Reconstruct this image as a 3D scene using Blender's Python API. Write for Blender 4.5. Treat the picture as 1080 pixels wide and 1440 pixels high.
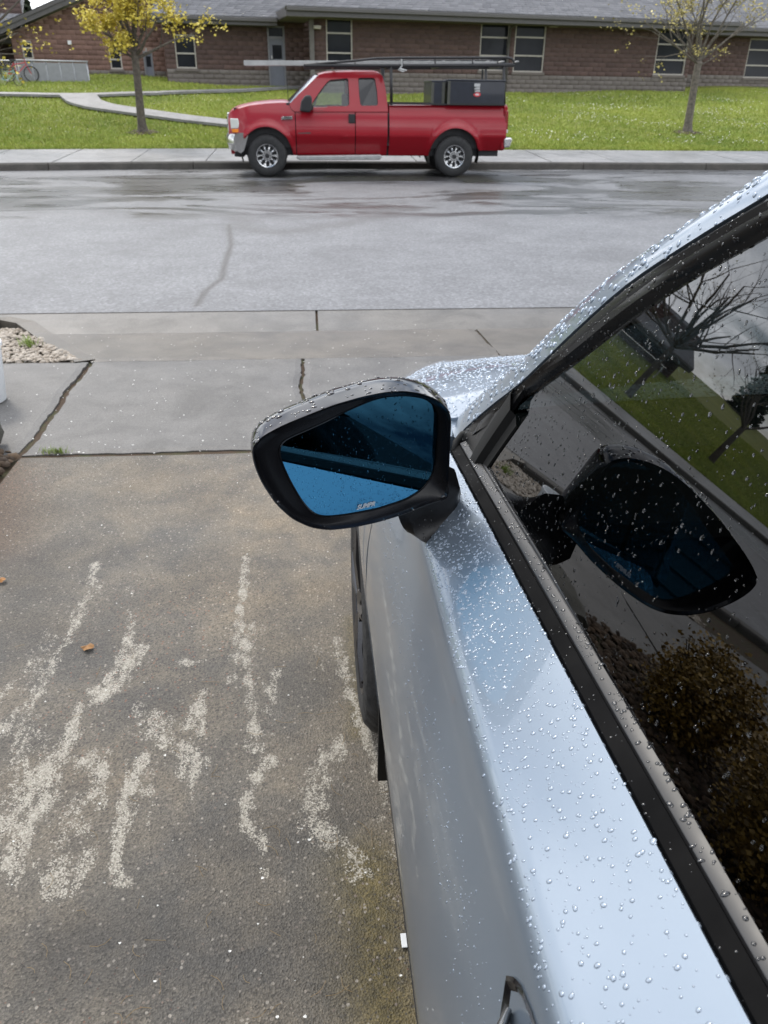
import bpy, bmesh, math, random
import numpy as np
from mathutils import Vector, Matrix
for _o in list(bpy.data.objects): bpy.data.objects.remove(_o)
random.seed(7); rng = np.random.default_rng(7)
SC = bpy.context.scene; COL = SC.collection
PI = math.pi
# ---------------------------------------------------------------- camera
FPX, CAM_H = 1100.0, 1.61
PITCH, YAW, ROLL = math.radians(28.3), math.radians(-5.5), 0.012
_fw = np.array([-math.sin(YAW)*math.cos(PITCH), math.cos(YAW)*math.cos(PITCH), -math.sin(PITCH)])
_rt = np.array([math.cos(YAW), math.sin(YAW), 0.0]); _up = np.cross(_rt, _fw)
CR = _rt*math.cos(ROLL) + _up*math.sin(ROLL); CU = _up*math.cos(ROLL) - _rt*math.sin(ROLL)
CP = np.array([0.0, 0.0, CAM_H])
cam_d = bpy.data.cameras.new('camera'); cam = bpy.data.objects.new('camera', cam_d); COL.objects.link(cam)
cam_d.sensor_fit = 'VERTICAL'; cam_d.sensor_height = 36.0; cam_d.lens = 36.0*FPX/1440.0
cam_d.clip_start = 0.01; cam_d.clip_end = 4000
cam.matrix_world = Matrix(((CR[0], CU[0], -_fw[0], 0), (CR[1], CU[1], -_fw[1], 0), (CR[2], CU[2], -_fw[2], CAM_H), (0, 0, 0, 1)))
cam_d.dof.use_dof = True; cam_d.dof.focus_distance = 1.08; cam_d.dof.aperture_fstop = 13
SC.camera = cam
# survey helpers: a sight line through a point of the photograph, cut with a plane of the place
def ray(px, py): return _fw + CR*(px-540)/FPX + CU*(720-py)/FPX
def atz(px, py, z=0.0):
    d = ray(px, py); return CP + d*((z-CAM_H)/d[2])
def aty(px, py, y):
    d = ray(px, py); return CP + d*(y/d[1])
def atpl(px, py, p0, n):
    d = ray(px, py); n = np.array(n, float); return CP + d*(np.dot(np.array(p0, float)-CP, n)/np.dot(d, n))
# ---------------------------------------------------------------- world and sun
SUN_EL, SUN_AZ = math.radians(48), math.radians(-28)      # azimuth from +Y, positive to +X
W = bpy.data.worlds.new('World'); SC.world = W; W.use_nodes = True
wn, wl = W.node_tree.nodes, W.node_tree.links
wn.clear()
def wnode(t, **k):
    n = wn.new(t)
    for a, b in k.items(): setattr(n, a, b)
    return n
w_out = wnode('ShaderNodeOutputWorld'); w_bg = wnode('ShaderNodeBackground')
w_bg.inputs['Strength'].default_value = 0.11
sky = wnode('ShaderNodeTexSky', sky_type='NISHITA', sun_disc=False, sun_elevation=SUN_EL, sun_rotation=SUN_AZ)
sky.air_density = 1.0; sky.dust_density = 1.2; sky.ozone_density = 1.5
tc = wnode('ShaderNodeTexCoord'); sep = wnode('ShaderNodeSeparateXYZ'); wl.new(tc.outputs['Generated'], sep.inputs[0])
zc = wnode('ShaderNodeMath', operation='ABSOLUTE'); wl.new(sep.outputs['Z'], zc.inputs[0])
za = wnode('ShaderNodeMath', operation='ADD'); wl.new(zc.outputs[0], za.inputs[0]); za.inputs[1].default_value = 0.22
dx = wnode('ShaderNodeMath', operation='DIVIDE'); wl.new(sep.outputs['X'], dx.inputs[0]); wl.new(za.outputs[0], dx.inputs[1])
dy = wnode('ShaderNodeMath', operation='DIVIDE'); wl.new(sep.outputs['Y'], dy.inputs[0]); wl.new(za.outputs[0], dy.inputs[1])
cmb = wnode('ShaderNodeCombineXYZ'); wl.new(dx.outputs[0], cmb.inputs[0]); wl.new(dy.outputs[0], cmb.inputs[1])
n1 = wnode('ShaderNodeTexNoise'); n1.inputs['Scale'].default_value = 1.15; n1.inputs['Detail'].default_value = 9; n1.inputs['Roughness'].default_value = 0.58; n1.inputs['Distortion'].default_value = 0.4
wl.new(cmb.outputs[0], n1.inputs['Vector'])
r1 = wnode('ShaderNodeValToRGB'); r1.color_ramp.elements[0].position = 0.41; r1.color_ramp.elements[1].position = 0.56
wl.new(n1.outputs['Fac'], r1.inputs[0])
n2 = wnode('ShaderNodeTexNoise'); n2.inputs['Scale'].default_value = 2.1; n2.inputs['Detail'].default_value = 6
wl.new(cmb.outputs[0], n2.inputs['Vector'])
r2 = wnode('ShaderNodeValToRGB'); r2.color_ramp.elements[0].position = 0.35; r2.color_ramp.elements[1].position = 0.66
r2.color_ramp.elements[0].color = (13, 13.6, 14.6, 1); r2.color_ramp.elements[1].color = (27, 27.5, 28.5, 1)
wl.new(n2.outputs['Fac'], r2.inputs[0])
mx = wnode('ShaderNodeMix', data_type='RGBA'); wl.new(r1.outputs['Color'], mx.inputs[0]); wl.new(sky.outputs[0], mx.inputs[6]); wl.new(r2.outputs['Color'], mx.inputs[7])
wl.new(mx.outputs[2], w_bg.inputs['Color']); wl.new(w_bg.outputs[0], w_out.inputs['Surface'])
sun_d = bpy.data.lights.new('sun', 'SUN'); sun_d.energy = 1.5; sun_d.angle = math.radians(12); sun_d.color = (1.0, 0.94, 0.84)
sun = bpy.data.objects.new('sun', sun_d); COL.objects.link(sun)
_sd = Vector((math.sin(SUN_AZ)*math.cos(SUN_EL), math.cos(SUN_AZ)*math.cos(SUN_EL), math.sin(SUN_EL)))
sun.rotation_euler = _sd.to_track_quat('Z', 'Y').to_euler(); sun.location = (0, 0, 30)
SC.view_settings.view_transform = 'Standard'; SC.view_settings.look = 'None'
SC.view_settings.exposure = 0.30; SC.view_settings.gamma = 1.0
SC.render.engine = 'CYCLES'
SC.cycles.use_denoising = True
SC.cycles.max_bounces = 10; SC.cycles.transparent_max_bounces = 24; SC.cycles.glossy_bounces = 6
# ---------------------------------------------------------------- mesh helpers
class MB:
    def __init__(s): s.v = []; s.f = []; s.m = []; s.mi = 0
    def add(s, vs, fs):
        o = len(s.v); s.v += [tuple(p) for p in vs]; s.f += [tuple(i+o for i in f) for f in fs]; s.m += [s.mi]*len(fs); return s
    def box(s, a, b, M=None):
        (x0, y0, z0), (x1, y1, z1) = a, b
        vs = [(x0,y0,z0),(x1,y0,z0),(x1,y1,z0),(x0,y1,z0),(x0,y0,z1),(x1,y0,z1),(x1,y1,z1),(x0,y1,z1)]
        if M is not None: vs = [tuple(M @ Vector(v)) for v in vs]
        return s.add(vs, [(0,3,2,1),(4,5,6,7),(0,1,5,4),(1,2,6,5),(2,3,7,6),(3,0,4,7)])
    def grid(s, rows, close_u=False, close_v=False):
        n, m = len(rows), len(rows[0]); vs = [p for r in rows for p in r]; fs = []
        for i in range(n if close_u else n-1):
            for j in range(m if close_v else m-1):
                a = i*m+j; b = i*m+(j+1) % m; c = ((i+1) % n)*m+(j+1) % m; d = ((i+1) % n)*m+j
                fs.append((a, b, c, d))
        return s.add(vs, fs)
    def tube(s, pts, r, seg=8, caps=True):
        pts = [Vector(p) for p in pts]; n = len(pts)
        rs = r if isinstance(r, (list, tuple)) else [r]*n
        rows = []; ref = None
        for i, p in enumerate(pts):
            t = (pts[min(i+1, n-1)]-pts[max(i-1, 0)])
            if t.length < 1e-9: t = Vector((0, 0, 1))
            t.normalize()
            if ref is None: ref = t.orthogonal().normalized()
            else:
                ref = ref - t*ref.dot(t)
                ref = ref.normalized() if ref.length > 1e-6 else t.orthogonal().normalized()
            bn = t.cross(ref)
            rows.append([tuple(p + (ref*math.cos(2*PI*k/seg)+bn*math.sin(2*PI*k/seg))*rs[i]) for k in range(seg)])
        o = len(s.v); s.grid(rows, close_v=True)
        if caps:
            s.f.append(tuple(o+k for k in reversed(range(seg)))); s.f.append(tuple(o+(n-1)*seg+k for k in range(seg))); s.m += [s.mi]*2
        return s
    def prism(s, poly, d, a=0.0):          # polygon of 3-D points, swept by vector d
        d = Vector(d); lo = [Vector(p)+d*a for p in poly]; hi = [p+d for p in [Vector(q) for q in poly]]; n = len(poly)
        return s.add([tuple(p) for p in lo]+[tuple(p) for p in hi], [tuple(reversed(range(n))), tuple(range(n, 2*n))]+[(i, (i+1) % n, n+(i+1) % n, n+i) for i in range(n)])
    def build(s, name, mat, parent=None, origin=None, smooth=False, fix=True, bevel=0, ang=40, seg=2):
        me = bpy.data.meshes.new(name)
        v = s.v
        if origin is not None: ox, oy, oz = origin; v = [(x-ox, y-oy, z-oz) for x, y, z in v]
        me.from_pydata(v, [], s.f)
        ms = mat if isinstance(mat, (list, tuple)) else [mat]
        for q in ms: me.materials.append(q)
        if len(ms) > 1: me.polygons.foreach_set('material_index', s.m)
        if fix:
            bm = bmesh.new(); bm.from_mesh(me); bmesh.ops.recalc_face_normals(bm, faces=bm.faces)
            bm.to_mesh(me); bm.free()
        me.update()
        o = bpy.data.objects.new(name, me); COL.objects.link(o)
        if parent is not None: o.parent = parent
        if smooth:
            me.polygons.foreach_set('use_smooth', [True]*len(me.polygons))
            if smooth == 'angle': me.set_sharp_from_angle(angle=math.radians(ang))
        if bevel:
            b = o.modifiers.new('bevel', 'BEVEL'); b.width = bevel; b.segments = seg; b.limit_method = 'ANGLE'; b.angle_limit = math.radians(30)
            if smooth: b.harden_normals = True
        return o
def np_mesh(name, V, Fc, mat, parent=None, smooth=False, attrs=None):   # V (n,3), Fc (m,k) with constant k
    me = bpy.data.meshes.new(name); V = np.asarray(V, np.float32); Fc = np.asarray(Fc, np.int32); k = Fc.shape[1]
    me.vertices.add(len(V)); me.vertices.foreach_set('co', V.ravel())
    me.loops.add(Fc.size); me.loops.foreach_set('vertex_index', Fc.ravel())
    me.polygons.add(len(Fc)); me.polygons.foreach_set('loop_start', np.arange(0, Fc.size, k, dtype=np.int32))
    me.update(calc_edges=True)
    if smooth: me.polygons.foreach_set('use_smooth', np.ones(len(Fc), bool))
    for a, val in (attrs or {}).items():
        at = me.attributes.new(a, 'FLOAT', 'POINT'); at.data.foreach_set('value', np.asarray(val, np.float32))
    me.materials.append(mat)
    o = bpy.data.objects.new(name, me); COL.objects.link(o)
    if parent is not None: o.parent = parent
    return o
def thing(name, label, cat, loc=(0, 0, 0), group=None, rz=0.0):
    o = bpy.data.objects.new(name, None); COL.objects.link(o); o.location = loc; o.rotation_euler = (0, 0, rz)
    o.empty_display_size = 0.1
    return tag(o, label, cat, group)
def tag(o, label=None, cat=None, group=None, kind=None):
    if label: o['label'] = label
    if cat: o['category'] = cat
    if group: o['group'] = group
    if kind: o['kind'] = kind
    return o
def structure(name, loc=(0, 0, 0)):
    o = bpy.data.objects.new(name, None); COL.objects.link(o); o.location = loc; o['kind'] = 'structure'; return o
def catmull(pts, n):
    P = [np.array(p, float) for p in pts]; P = [2*P[0]-P[1]]+P+[2*P[-1]-P[-2]]; out = []
    for i in range(1, len(P)-2):
        for k in range(n):
            t = k/n; a, b, c, d = P[i-1], P[i], P[i+1], P[i+2]
            out.append(0.5*((2*b)+(c-a)*t+(2*a-5*b+4*c-d)*t*t+(3*b-a-3*c+d)*t**3))
    out.append(P[-2]); return out
def resample(pts, n):
    P = np.array(pts, float); L = np.r_[0, np.cumsum(np.linalg.norm(np.diff(P, axis=0), axis=1))]
    t = np.linspace(0, L[-1], n); return np.stack([np.interp(t, L, P[:, k]) for k in range(P.shape[1])], 1)
def closed_resample(pts, n):
    P = list(pts)+[pts[0]]; return resample(P, n+1)[:-1]
# ---------------------------------------------------------------- material helpers
class NT:
    def __init__(s, name):
        s.mat = bpy.data.materials.new(name); s.mat.use_nodes = True; s.n = s.mat.node_tree.nodes; s.l = s.mat.node_tree.links
        s.b = s.n.get('Principled BSDF'); s.out = s.n.get('Material Output')
        s.tc = s.n.new('ShaderNodeTexCoord'); s.P = s.tc.outputs['Object']
    def node(s, t, **k):
        q = s.n.new(t)
        for a, b in k.items(): setattr(q, a, b)
        return q
    def link(s, a, b): s.l.new(a, b)
    def noise(s, scale, detail=4, rough=0.55, vec=None, dist=0.0):
        q = s.n.new('ShaderNodeTexNoise'); q.inputs['Scale'].default_value = scale; q.inputs['Detail'].default_value = detail
        q.inputs['Roughness'].default_value = rough; q.inputs['Distortion'].default_value = dist; s.l.new(vec or s.P, q.inputs['Vector']); return q.outputs['Fac']
    def voro(s, scale, vec=None, out='Color', feature='F1'):
        q = s.n.new('ShaderNodeTexVoronoi'); q.feature = feature; q.inputs['Scale'].default_value = scale; s.l.new(vec or s.P, q.inputs['Vector']); return q.outputs[out]
    def ramp(s, fac, stops):
        q = s.n.new('ShaderNodeValToRGB'); e = q.color_ramp.elements
        while len(e) < len(stops): e.new(0.5)
        for el, (p, c) in zip(e, stops):
            el.position = p; el.color = (c, c, c, 1) if not isinstance(c, (tuple, list)) else (*c, 1)
        s.l.new(fac, q.inputs[0]); return q.outputs['Color']
    def mix(s, fac, a, b, mode='MIX'):
        q = s.n.new('ShaderNodeMix'); q.data_type = 'RGBA'; q.blend_type = mode
        for sock, v in ((q.inputs[0], fac), (q.inputs[6], a), (q.inputs[7], b)):
            if isinstance(v, (int, float)): sock.default_value = v if sock == q.inputs[0] else (v, v, v, 1)
            elif isinstance(v, (tuple, list)): sock.default_value = (*v, 1)
            else: s.l.new(v, sock)
        return q.outputs[2]
    def math(s, op, a, b=None, clamp=False):
        q = s.n.new('ShaderNodeMath'); q.operation = op; q.use_clamp = clamp
        for i, v in enumerate((a, b)):
            if v is None: continue
            if isinstance(v, (int, float)): q.inputs[i].default_value = v
            else: s.l.new(v, q.inputs[i])
        return q.outputs[0]
    def attr(s, name):
        q = s.n.new('ShaderNodeAttribute'); q.attribute_name = name; return q.outputs['Fac']
    def scalev(s, v):
        q = s.n.new('ShaderNodeMapping'); q.inputs['Scale'].default_value = v; s.l.new(s.P, q.inputs['Vector']); return q.outputs[0]
    def set(s, key, v):
        i = s.b.inputs[key]
        if isinstance(v, (int, float)): i.default_value = v
        elif isinstance(v, (tuple, list)): i.default_value = (*v, 1) if len(v) == 3 else v
        else: s.l.new(v, i)
        return s
    def bump(s, h, strength=0.3, dist=0.01, normal=None):
        q = s.n.new('ShaderNodeBump'); q.inputs['Strength'].default_value = strength; q.inputs['Distance'].default_value = dist
        s.l.new(h, q.inputs['Height'])
        if normal is not None: s.l.new(normal, q.inputs['Normal'])
        s.l.new(q.outputs[0], s.b.inputs['Normal']); return q.outputs[0]
def simple(name, col, rough=0.5, metal=0.0, coat=0.0, var=0.12, scale=8.0, bump=0.0, bscale=60.0, spec=None):
    m = NT(name); f = m.noise(scale, 5)
    lo = tuple(c*(1-var) for c in col); hi = tuple(min(1, c*(1+var)) for c in col)
    m.set('Base Color', m.ramp(f, [(0.3, lo), (0.7, hi)])).set('Metallic', metal)
    m.set('Roughness', m.ramp(m.noise(scale*1.7, 4), [(0.3, max(0.0, rough*0.85)), (0.7, min(1, rough*1.15))]))
    if coat: m.set('Coat Weight', coat).set('Coat Roughness', 0.03)
    if spec is not None: m.set('Specular IOR Level', spec)
    if bump: m.bump(m.noise(bscale, 5), bump, 0.01)
    return m.mat
# ---------------------------------------------------------------- ground materials
def concrete_mat(name, base, dark, rough, agg=0.5, wet=0.5):
    m = NT(name)
    big = m.noise(0.9, 6, 0.6); mid = m.noise(5.0, 6, 0.6); fine = m.noise(150, 3, 0.6); grit = m.voro(170, out='Color')
    c = m.mix(m.ramp(big, [(0.35, 0.0), (0.68, 1.0)]), dark, base)
    c = m.mix(m.ramp(mid, [(0.35, 0.0), (0.75, 0.55)]), c, tuple(x*1.25 for x in base))
    c = m.mix(m.ramp(m.noise(2.2, 7, 0.7, dist=.6), [(0.46, 0.0), (0.62, 0.5)]), c, tuple(x*.6 for x in dark))
    g = m.ramp(grit, [(0.0, 0.55), (0.6, 1.0), (0.92, 1.15), (1.0, 2.1)])
    c = m.mix(agg, c, m.mix(1.0, c, g, 'MULTIPLY'))
    c = m.mix(0.35, c, m.mix(1.0, c, m.ramp(fine, [(0.3, 0.5), (0.7, 1.5)]), 'MULTIPLY'))
    m.set('Base Color', c)
    m.set('Roughness', m.ramp(big, [(0.3, max(0.05, rough-0.18*wet)), (0.7, min(1, rough+0.18))]))
    m.bump(m.mix(0.5, fine, m.voro(170, out='Distance')), 0.5, 0.004); return m.mat
M_slab = concrete_mat('damp_concrete', (0.138, 0.132, 0.124), (0.078, 0.074, 0.070), 0.5, 0.75)
M_apron = concrete_mat('apron_concrete', (0.128, 0.113, 0.094), (0.074, 0.064, 0.052), 0.45, 0.5)
M_gutter = concrete_mat('gutter_concrete', (0.15, 0.14, 0.126), (0.085, 0.078, 0.069), 0.42, 0.6)
M_walk = concrete_mat('sidewalk_concrete', (0.26, 0.255, 0.25), (0.20, 0.197, 0.193), 0.35, 0.35)
M_kerb = concrete_mat('kerb_concrete', (0.09, 0.082, 0.070), (0.05, 0.045, 0.038), 0.6, 0.6)
M_path = concrete_mat('path_concrete', (0.25, 0.247, 0.245), (0.19, 0.187, 0.184), 0.45, 0.3)
M_rock = concrete_mat('mossy_stone', (0.085, 0.08, 0.066), (0.035, 0.034, 0.024), 0.75, 0.7)
m = NT('joint_dirt')
m.set('Base Color', m.mix(m.ramp(m.noise(9, 5), [(0.45, 0.0), (0.62, 1.0)]), (0.055, 0.032, 0.016), (0.05, 0.05, 0.018))).set('Roughness', 0.9)
m.bump(m.noise(140, 4), 0.8, 0.006); M_dirt = m.mat
# the old driveway: stained aggregate; stain and moss shapes are stored on the mesh
m = NT('driveway_aggregate')
big = m.noise(0.8, 6, 0.6); mid = m.noise(4.5, 6, 0.62, dist=0.3); fine = m.noise(210, 3, 0.6); grit = m.voro(230); stones = m.voro(95)
c = m.mix(m.ramp(big, [(0.40, 0.0), (0.60, 1.0)]), (0.094, 0.086, 0.074), (0.146, 0.127, 0.100))
c = m.mix(m.ramp(mid, [(0.40, 0.0), (0.70, 0.75)]), c, (0.215, 0.178, 0.128))
c = m.mix(m.attr('moss'), c, m.mix(m.ramp(m.noise(30, 4), [(0.3, 0.0), (0.7, 1.0)]), (0.075, 0.060, 0.020), (0.175, 0.135, 0.050)))
c = m.mix(m.attr('rust'), c, (0.11, 0.07, 0.045))
c = m.mix(1.0, c, m.ramp(grit, [(0.0, 0.35), (0.35, 0.85), (0.8, 1.15), (0.97, 1.5), (1.0, 2.6)]), 'MULTIPLY')
c = m.mix(0.6, c, m.mix(1.0, c, m.ramp(fine, [(0.28, 0.35), (0.72, 1.65)]), 'MULTIPLY'))
pb = m.node('ShaderNodeSeparateColor'); m.link(m.voro(105), pb.inputs[0]); pd = m.voro(105, out='Distance')
inpb = m.math('MULTIPLY', m.math('SUBTRACT', .45, pd), 6.0, True)
c = m.mix(m.math('MULTIPLY', m.ramp(pb.outputs[0], [(.86, 0.0), (.90, 1.0)]), inpb), c, m.mix(pb.outputs[1], (.17, .13, .10), (.40, .36, .30)))
c = m.mix(m.math('MULTIPLY', m.ramp(pb.outputs[2], [(.80, 0.0), (.86, .85)]), inpb), c, (.045, .040, .035))
c = m.mix(m.math('MULTIPLY', m.ramp(pb.outputs[2], [(.04, 1.0), (.07, 0.0)]), inpb), c, (.23, .10, .06))
c = m.mix(m.ramp(m.noise(1.6, 7, .68, dist=.5), [(.42, 0.0), (.62, .55)]), c, m.mix(1.0, c, (.55, .54, .54), 'MULTIPLY'))
c = m.mix(m.math('MULTIPLY', m.attr('dark_patch'), m.ramp(m.noise(3.2, 6, .65), [(.3, .35), (.6, 1.0)])), c, m.mix(1.0, c, (.52, .53, .56), 'MULTIPLY'))
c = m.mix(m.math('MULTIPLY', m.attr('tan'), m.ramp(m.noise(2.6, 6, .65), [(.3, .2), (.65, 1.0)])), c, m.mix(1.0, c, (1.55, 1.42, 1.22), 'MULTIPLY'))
st = m.attr('stain')
br = m.math('ADD', m.math('MULTIPLY', m.math('SUBTRACT', m.noise(9, 7, 0.72, dist=.8, vec=m.scalev((2.2, .8, 1))), 0.5), 2.6), m.math('MULTIPLY', m.math('SUBTRACT', m.noise(45, 4, 0.65), 0.5), 1.2))
dn = m.math('MULTIPLY', m.math('SUBTRACT', m.math('ADD', st, br), 0.39), 1.05, True)
grain = m.node('ShaderNodeSeparateColor'); m.link(m.voro(300), grain.inputs[0])
on = m.math('MULTIPLY', m.math('SUBTRACT', m.math('ADD', dn, m.math('MULTIPLY', m.math('MINIMUM', dn, 0.6), 0.5)), grain.outputs[0]), 5.0, True)
sm = m.math('MULTIPLY', on, 0.9)
pale = m.mix(grain.outputs[1], (0.23, 0.207, 0.165), (0.50, 0.465, 0.395))
c = m.mix(sm, c, pale)
m.set('Base Color', c).set('Roughness', m.ramp(big, [(0.3, 0.42), (0.65, 0.7)]))
h = m.math('ADD', m.math('MULTIPLY', m.voro(230, out='Distance'), 0.7), fine)
m.bump(h, 0.55, 0.006); M_drive = m.mat
# wet road
m = NT('wet_asphalt')
yv = m.node('ShaderNodeSeparateXYZ'); m.link(m.P, yv.inputs[0])
wob = m.noise(0.45, 9, 0.68, vec=m.scalev((0.6, 1.0, 1.0)))
yw = m.math('ADD', yv.outputs['Y'], m.math('MULTIPLY', m.math('SUBTRACT', wob, 0.5), 2.6))
far = m.ramp(m.math('MULTIPLY', m.math('SUBTRACT', yw, 11.5), 1.6, True), [(0.0, 0.0), (1.0, 1.0)])      # the soaked far lane
pat = m.ramp(m.noise(0.6, 9, 0.68, vec=m.scalev((0.34, 0.85, 1.0)), dist=0.9), [(0.50, 0.0), (0.545, 1.0)])       # drier islands inside it
wet = m.math('MULTIPLY', far, m.math('SUBTRACT', 1.0, m.math('MULTIPLY', pat, 0.85)))
speck = m.voro(46); fine = m.noise(70, 5, .65)
mot = m.noise(1.3, 6, 0.65)
dry = m.mix(m.ramp(mot, [(0.35, 0.0), (0.65, 1.0)]), (0.140, 0.142, 0.150), (0.182, 0.185, 0.194))
c = m.mix(wet, dry, (0.050, 0.0485, 0.047))
c = m.mix(0.7, c, m.mix(1.0, c, m.ramp(speck, [(0.0, 0.45), (0.7, 1.05), (1.0, 1.7)]), 'MULTIPLY'))
c = m.mix(m.ramp(m.noise(.9, 7, .7, dist=.8), [(.50, 0.0), (.66, .45)]), c, (.085, .085, .088))
c = m.mix(m.attr('crack'), c, (0.045, 0.04, 0.036))
m.set('Base Color', c)
m.set('Roughness', m.mix(wet, 0.6, m.ramp(m.noise(2.2, 5, vec=m.scalev((0.4, 1, 1))), [(0.35, 0.22), (0.65, 0.42)])))
m.bump(m.math('MULTIPLY', m.mix(0.5, fine, m.voro(75, out='Distance')), m.math('SUBTRACT', 1.0, m.math('MULTIPLY', wet, .85))), 0.35, 0.006); M_road = m.mat
m = NT('lawn_soil')
c = m.mix(m.ramp(m.noise(0.35, 5), [(0.35, 0.0), (0.65, 1.0)]), (0.12, 0.155, 0.02), (0.21, 0.235, 0.035))
c = m.mix(m.ramp(m.noise(3.5, 6, 0.65), [(0.35, 0.0), (0.7, 0.8)]), c, (0.16, 0.155, 0.04))
m.set('Base Color', c).set('Roughness', 0.9); m.bump(m.noise(30, 4), 0.8, 0.05); M_lawn = m.mat
m = NT('grass_blade')
c = m.mix(m.ramp(m.noise(0.35, 5), [(0.35, 0.0), (0.65, 1.0)]), (0.150, 0.235, 0.022), (0.285, 0.355, 0.042))
c = m.mix(m.ramp(m.noise(2.5, 5, 0.65), [(0.4, 0.0), (0.72, 0.75)]), c, (0.38, 0.38, 0.09))
c = m.mix(m.attr('tint'), c, (0.38, 0.41, 0.09))
m.set('Base Color', c).set('Roughness', 0.6); M_grass = m.mat
M_petal = simple('white_petal', (0.75, 0.74, 0.70), 0.7)
m = NT('pebble_stone'); q = m.node('ShaderNodeObjectInfo')
cell = m.voro(24)
m.set('Base Color', m.mix(m.attr('tint'), m.mix(m.noise(20), (0.16, 0.12, 0.085), (0.30, 0.25, 0.19)), (0.42, 0.37, 0.31))).set('Roughness', 0.55); M_pebble = m.mat
M_bark = simple('bark', (0.085, 0.072, 0.058), 0.85, var=0.45, scale=14, bump=0.9, bscale=45)
M_barkpale = simple('lichen_bark', (0.115, 0.100, 0.080), 0.85, var=0.45, scale=16, bump=0.9, bscale=45)
# ---------------------------------------------------------------- the ground sheets
far = structure('ground')
MB().grid([[(x, y, -0.28) for y in (-900, 0, 900)] for x in (-900, 0, 900)]).build('terrain', simple('far_ground', (0.07, 0.075, 0.04), 0.9, scale=0.2), far)
def kerb_y(x):                                    # far kerb bends towards us on the left
    t = min(1, max(0, (-x)/12.0)); return 19.84 - 1.5*t*t*(3-2*t)
# road
xs = np.r_[np.linspace(-60, -8, 14), np.linspace(-7.5, 8, 520), np.linspace(9, 60, 14)]; ys = np.r_[np.linspace(6.541, 13, 200), np.linspace(13.5, 18, 10), [18.6]]
crk = [atz(*p)[:2] for p in [(322, 316), (325, 345), (316, 372), (312, 392), (290, 408), (276, 430)]]
def seg_dist(X, Y, pl):
    d = np.full(X.shape, 1e9)
    for (a, b) in zip(pl[:-1], pl[1:]):
        a = np.array(a[:2]); b = np.array(b[:2]); L = max(1e-9, ((b-a)**2).sum())
        t = np.clip(((X-a[0])*(b[0]-a[0])+(Y-a[1])*(b[1]-a[1]))/L, 0, 1)
        d = np.minimum(d, np.hypot(X-(a[0]+t*(b[0]-a[0])), Y-(a[1]+t*(b[1]-a[1]))))
    return d
X, Y = np.meshgrid(xs, ys, indexing='ij')
Yk = np.array([[kerb_y(x)-0.001 for _ in ys] for x in xs])
Yg = np.where(np.arange(len(ys))[None, :] >= len(ys)-1, Yk, np.minimum(Y, Yk-0.3))
cr = np.exp(-(seg_dist(X, Y, crk)/0.030)**2)*0.9
def jag(pl, n, a):
    P = resample([(*p, 0) for p in pl], n); return [(p[0]+rng.normal(0, a), p[1]+rng.normal(0, a)) for p in P]
crk = jag(crk+[atz(262, 441)[:2]], 26, .035)
crk2 = [atz(*p)[:2] for p in [(330, 303), (345, 322), (400, 326), (470, 318), (520, 305)]]
cr = np.maximum(cr, np.exp(-(seg_dist(X, Y, jag(crk2, 20, .06))/0.22)**2)*0.4)
n, k = X.shape
idx = np.arange(n*k).reshape(n, k)
def gridfaces(n, k):
    i = np.arange(n*k).reshape(n, k); return np.stack([i[:-1, :-1].ravel(), i[1:, :-1].ravel(), i[1:, 1:].ravel(), i[:-1, 1:].ravel()], 1)
road = np_mesh('road', np.stack([X.ravel(), Yg.ravel(), np.zeros(n*k)], 1), gridfaces(n, k), M_road, attrs={'crack': cr.ravel()})
tag(road, kind='structure')
# far kerb and sidewalk, slab by slab
kerb = structure('kerb'); walk = structure('sidewalk')
def bend_box(mb, x0, x1, f0, f1, z0, z1, r=0.02):
    secs = []
    for x in (x0, x1):
        y0, y1 = kerb_y(x)+f0, kerb_y(x)+f1
        secs.append([(x, y0, z0), (x, y0+0.015, z1(0)-r), (x, y0+0.015+r, z1(0)), (x, y1, z1(1)), (x, y1, z0)])
    mb.grid(secs, close_v=True); o = len(mb.v)-10
    mb.f += [(o, o+1, o+2, o+3, o+4), (o+9, o+8, o+7, o+6, o+5)]; mb.m += [0, 0]
x = -30.0; i = 0
while x < 30:
    b = MB(); bend_box(b, x+0.006, x+3.04, 0, 0.16, -0.2, lambda t: 0.15, 0.03); b.build('kerb_stone', M_kerb, kerb); x += 3.05
x = -30.0
while x < 30:
    dz = rng.uniform(-0.003, 0.003)
    b = MB(); bend_box(b, x+0.012, x+1.62, 0.172, 2.92, 0.05, lambda t: (0.153 if t == 0 else 0.25)+dz, 0.01); b.build('paving_slab', M_walk, walk); x += 1.63
b = MB(); b.grid([[(x, kerb_y(x)+0.1, 0.12), (x, kerb_y(x)+2.95, 0.205)] for x in np.linspace(-31, 31, 63)]); b.build('joint_fill', M_dirt, walk)
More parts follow.
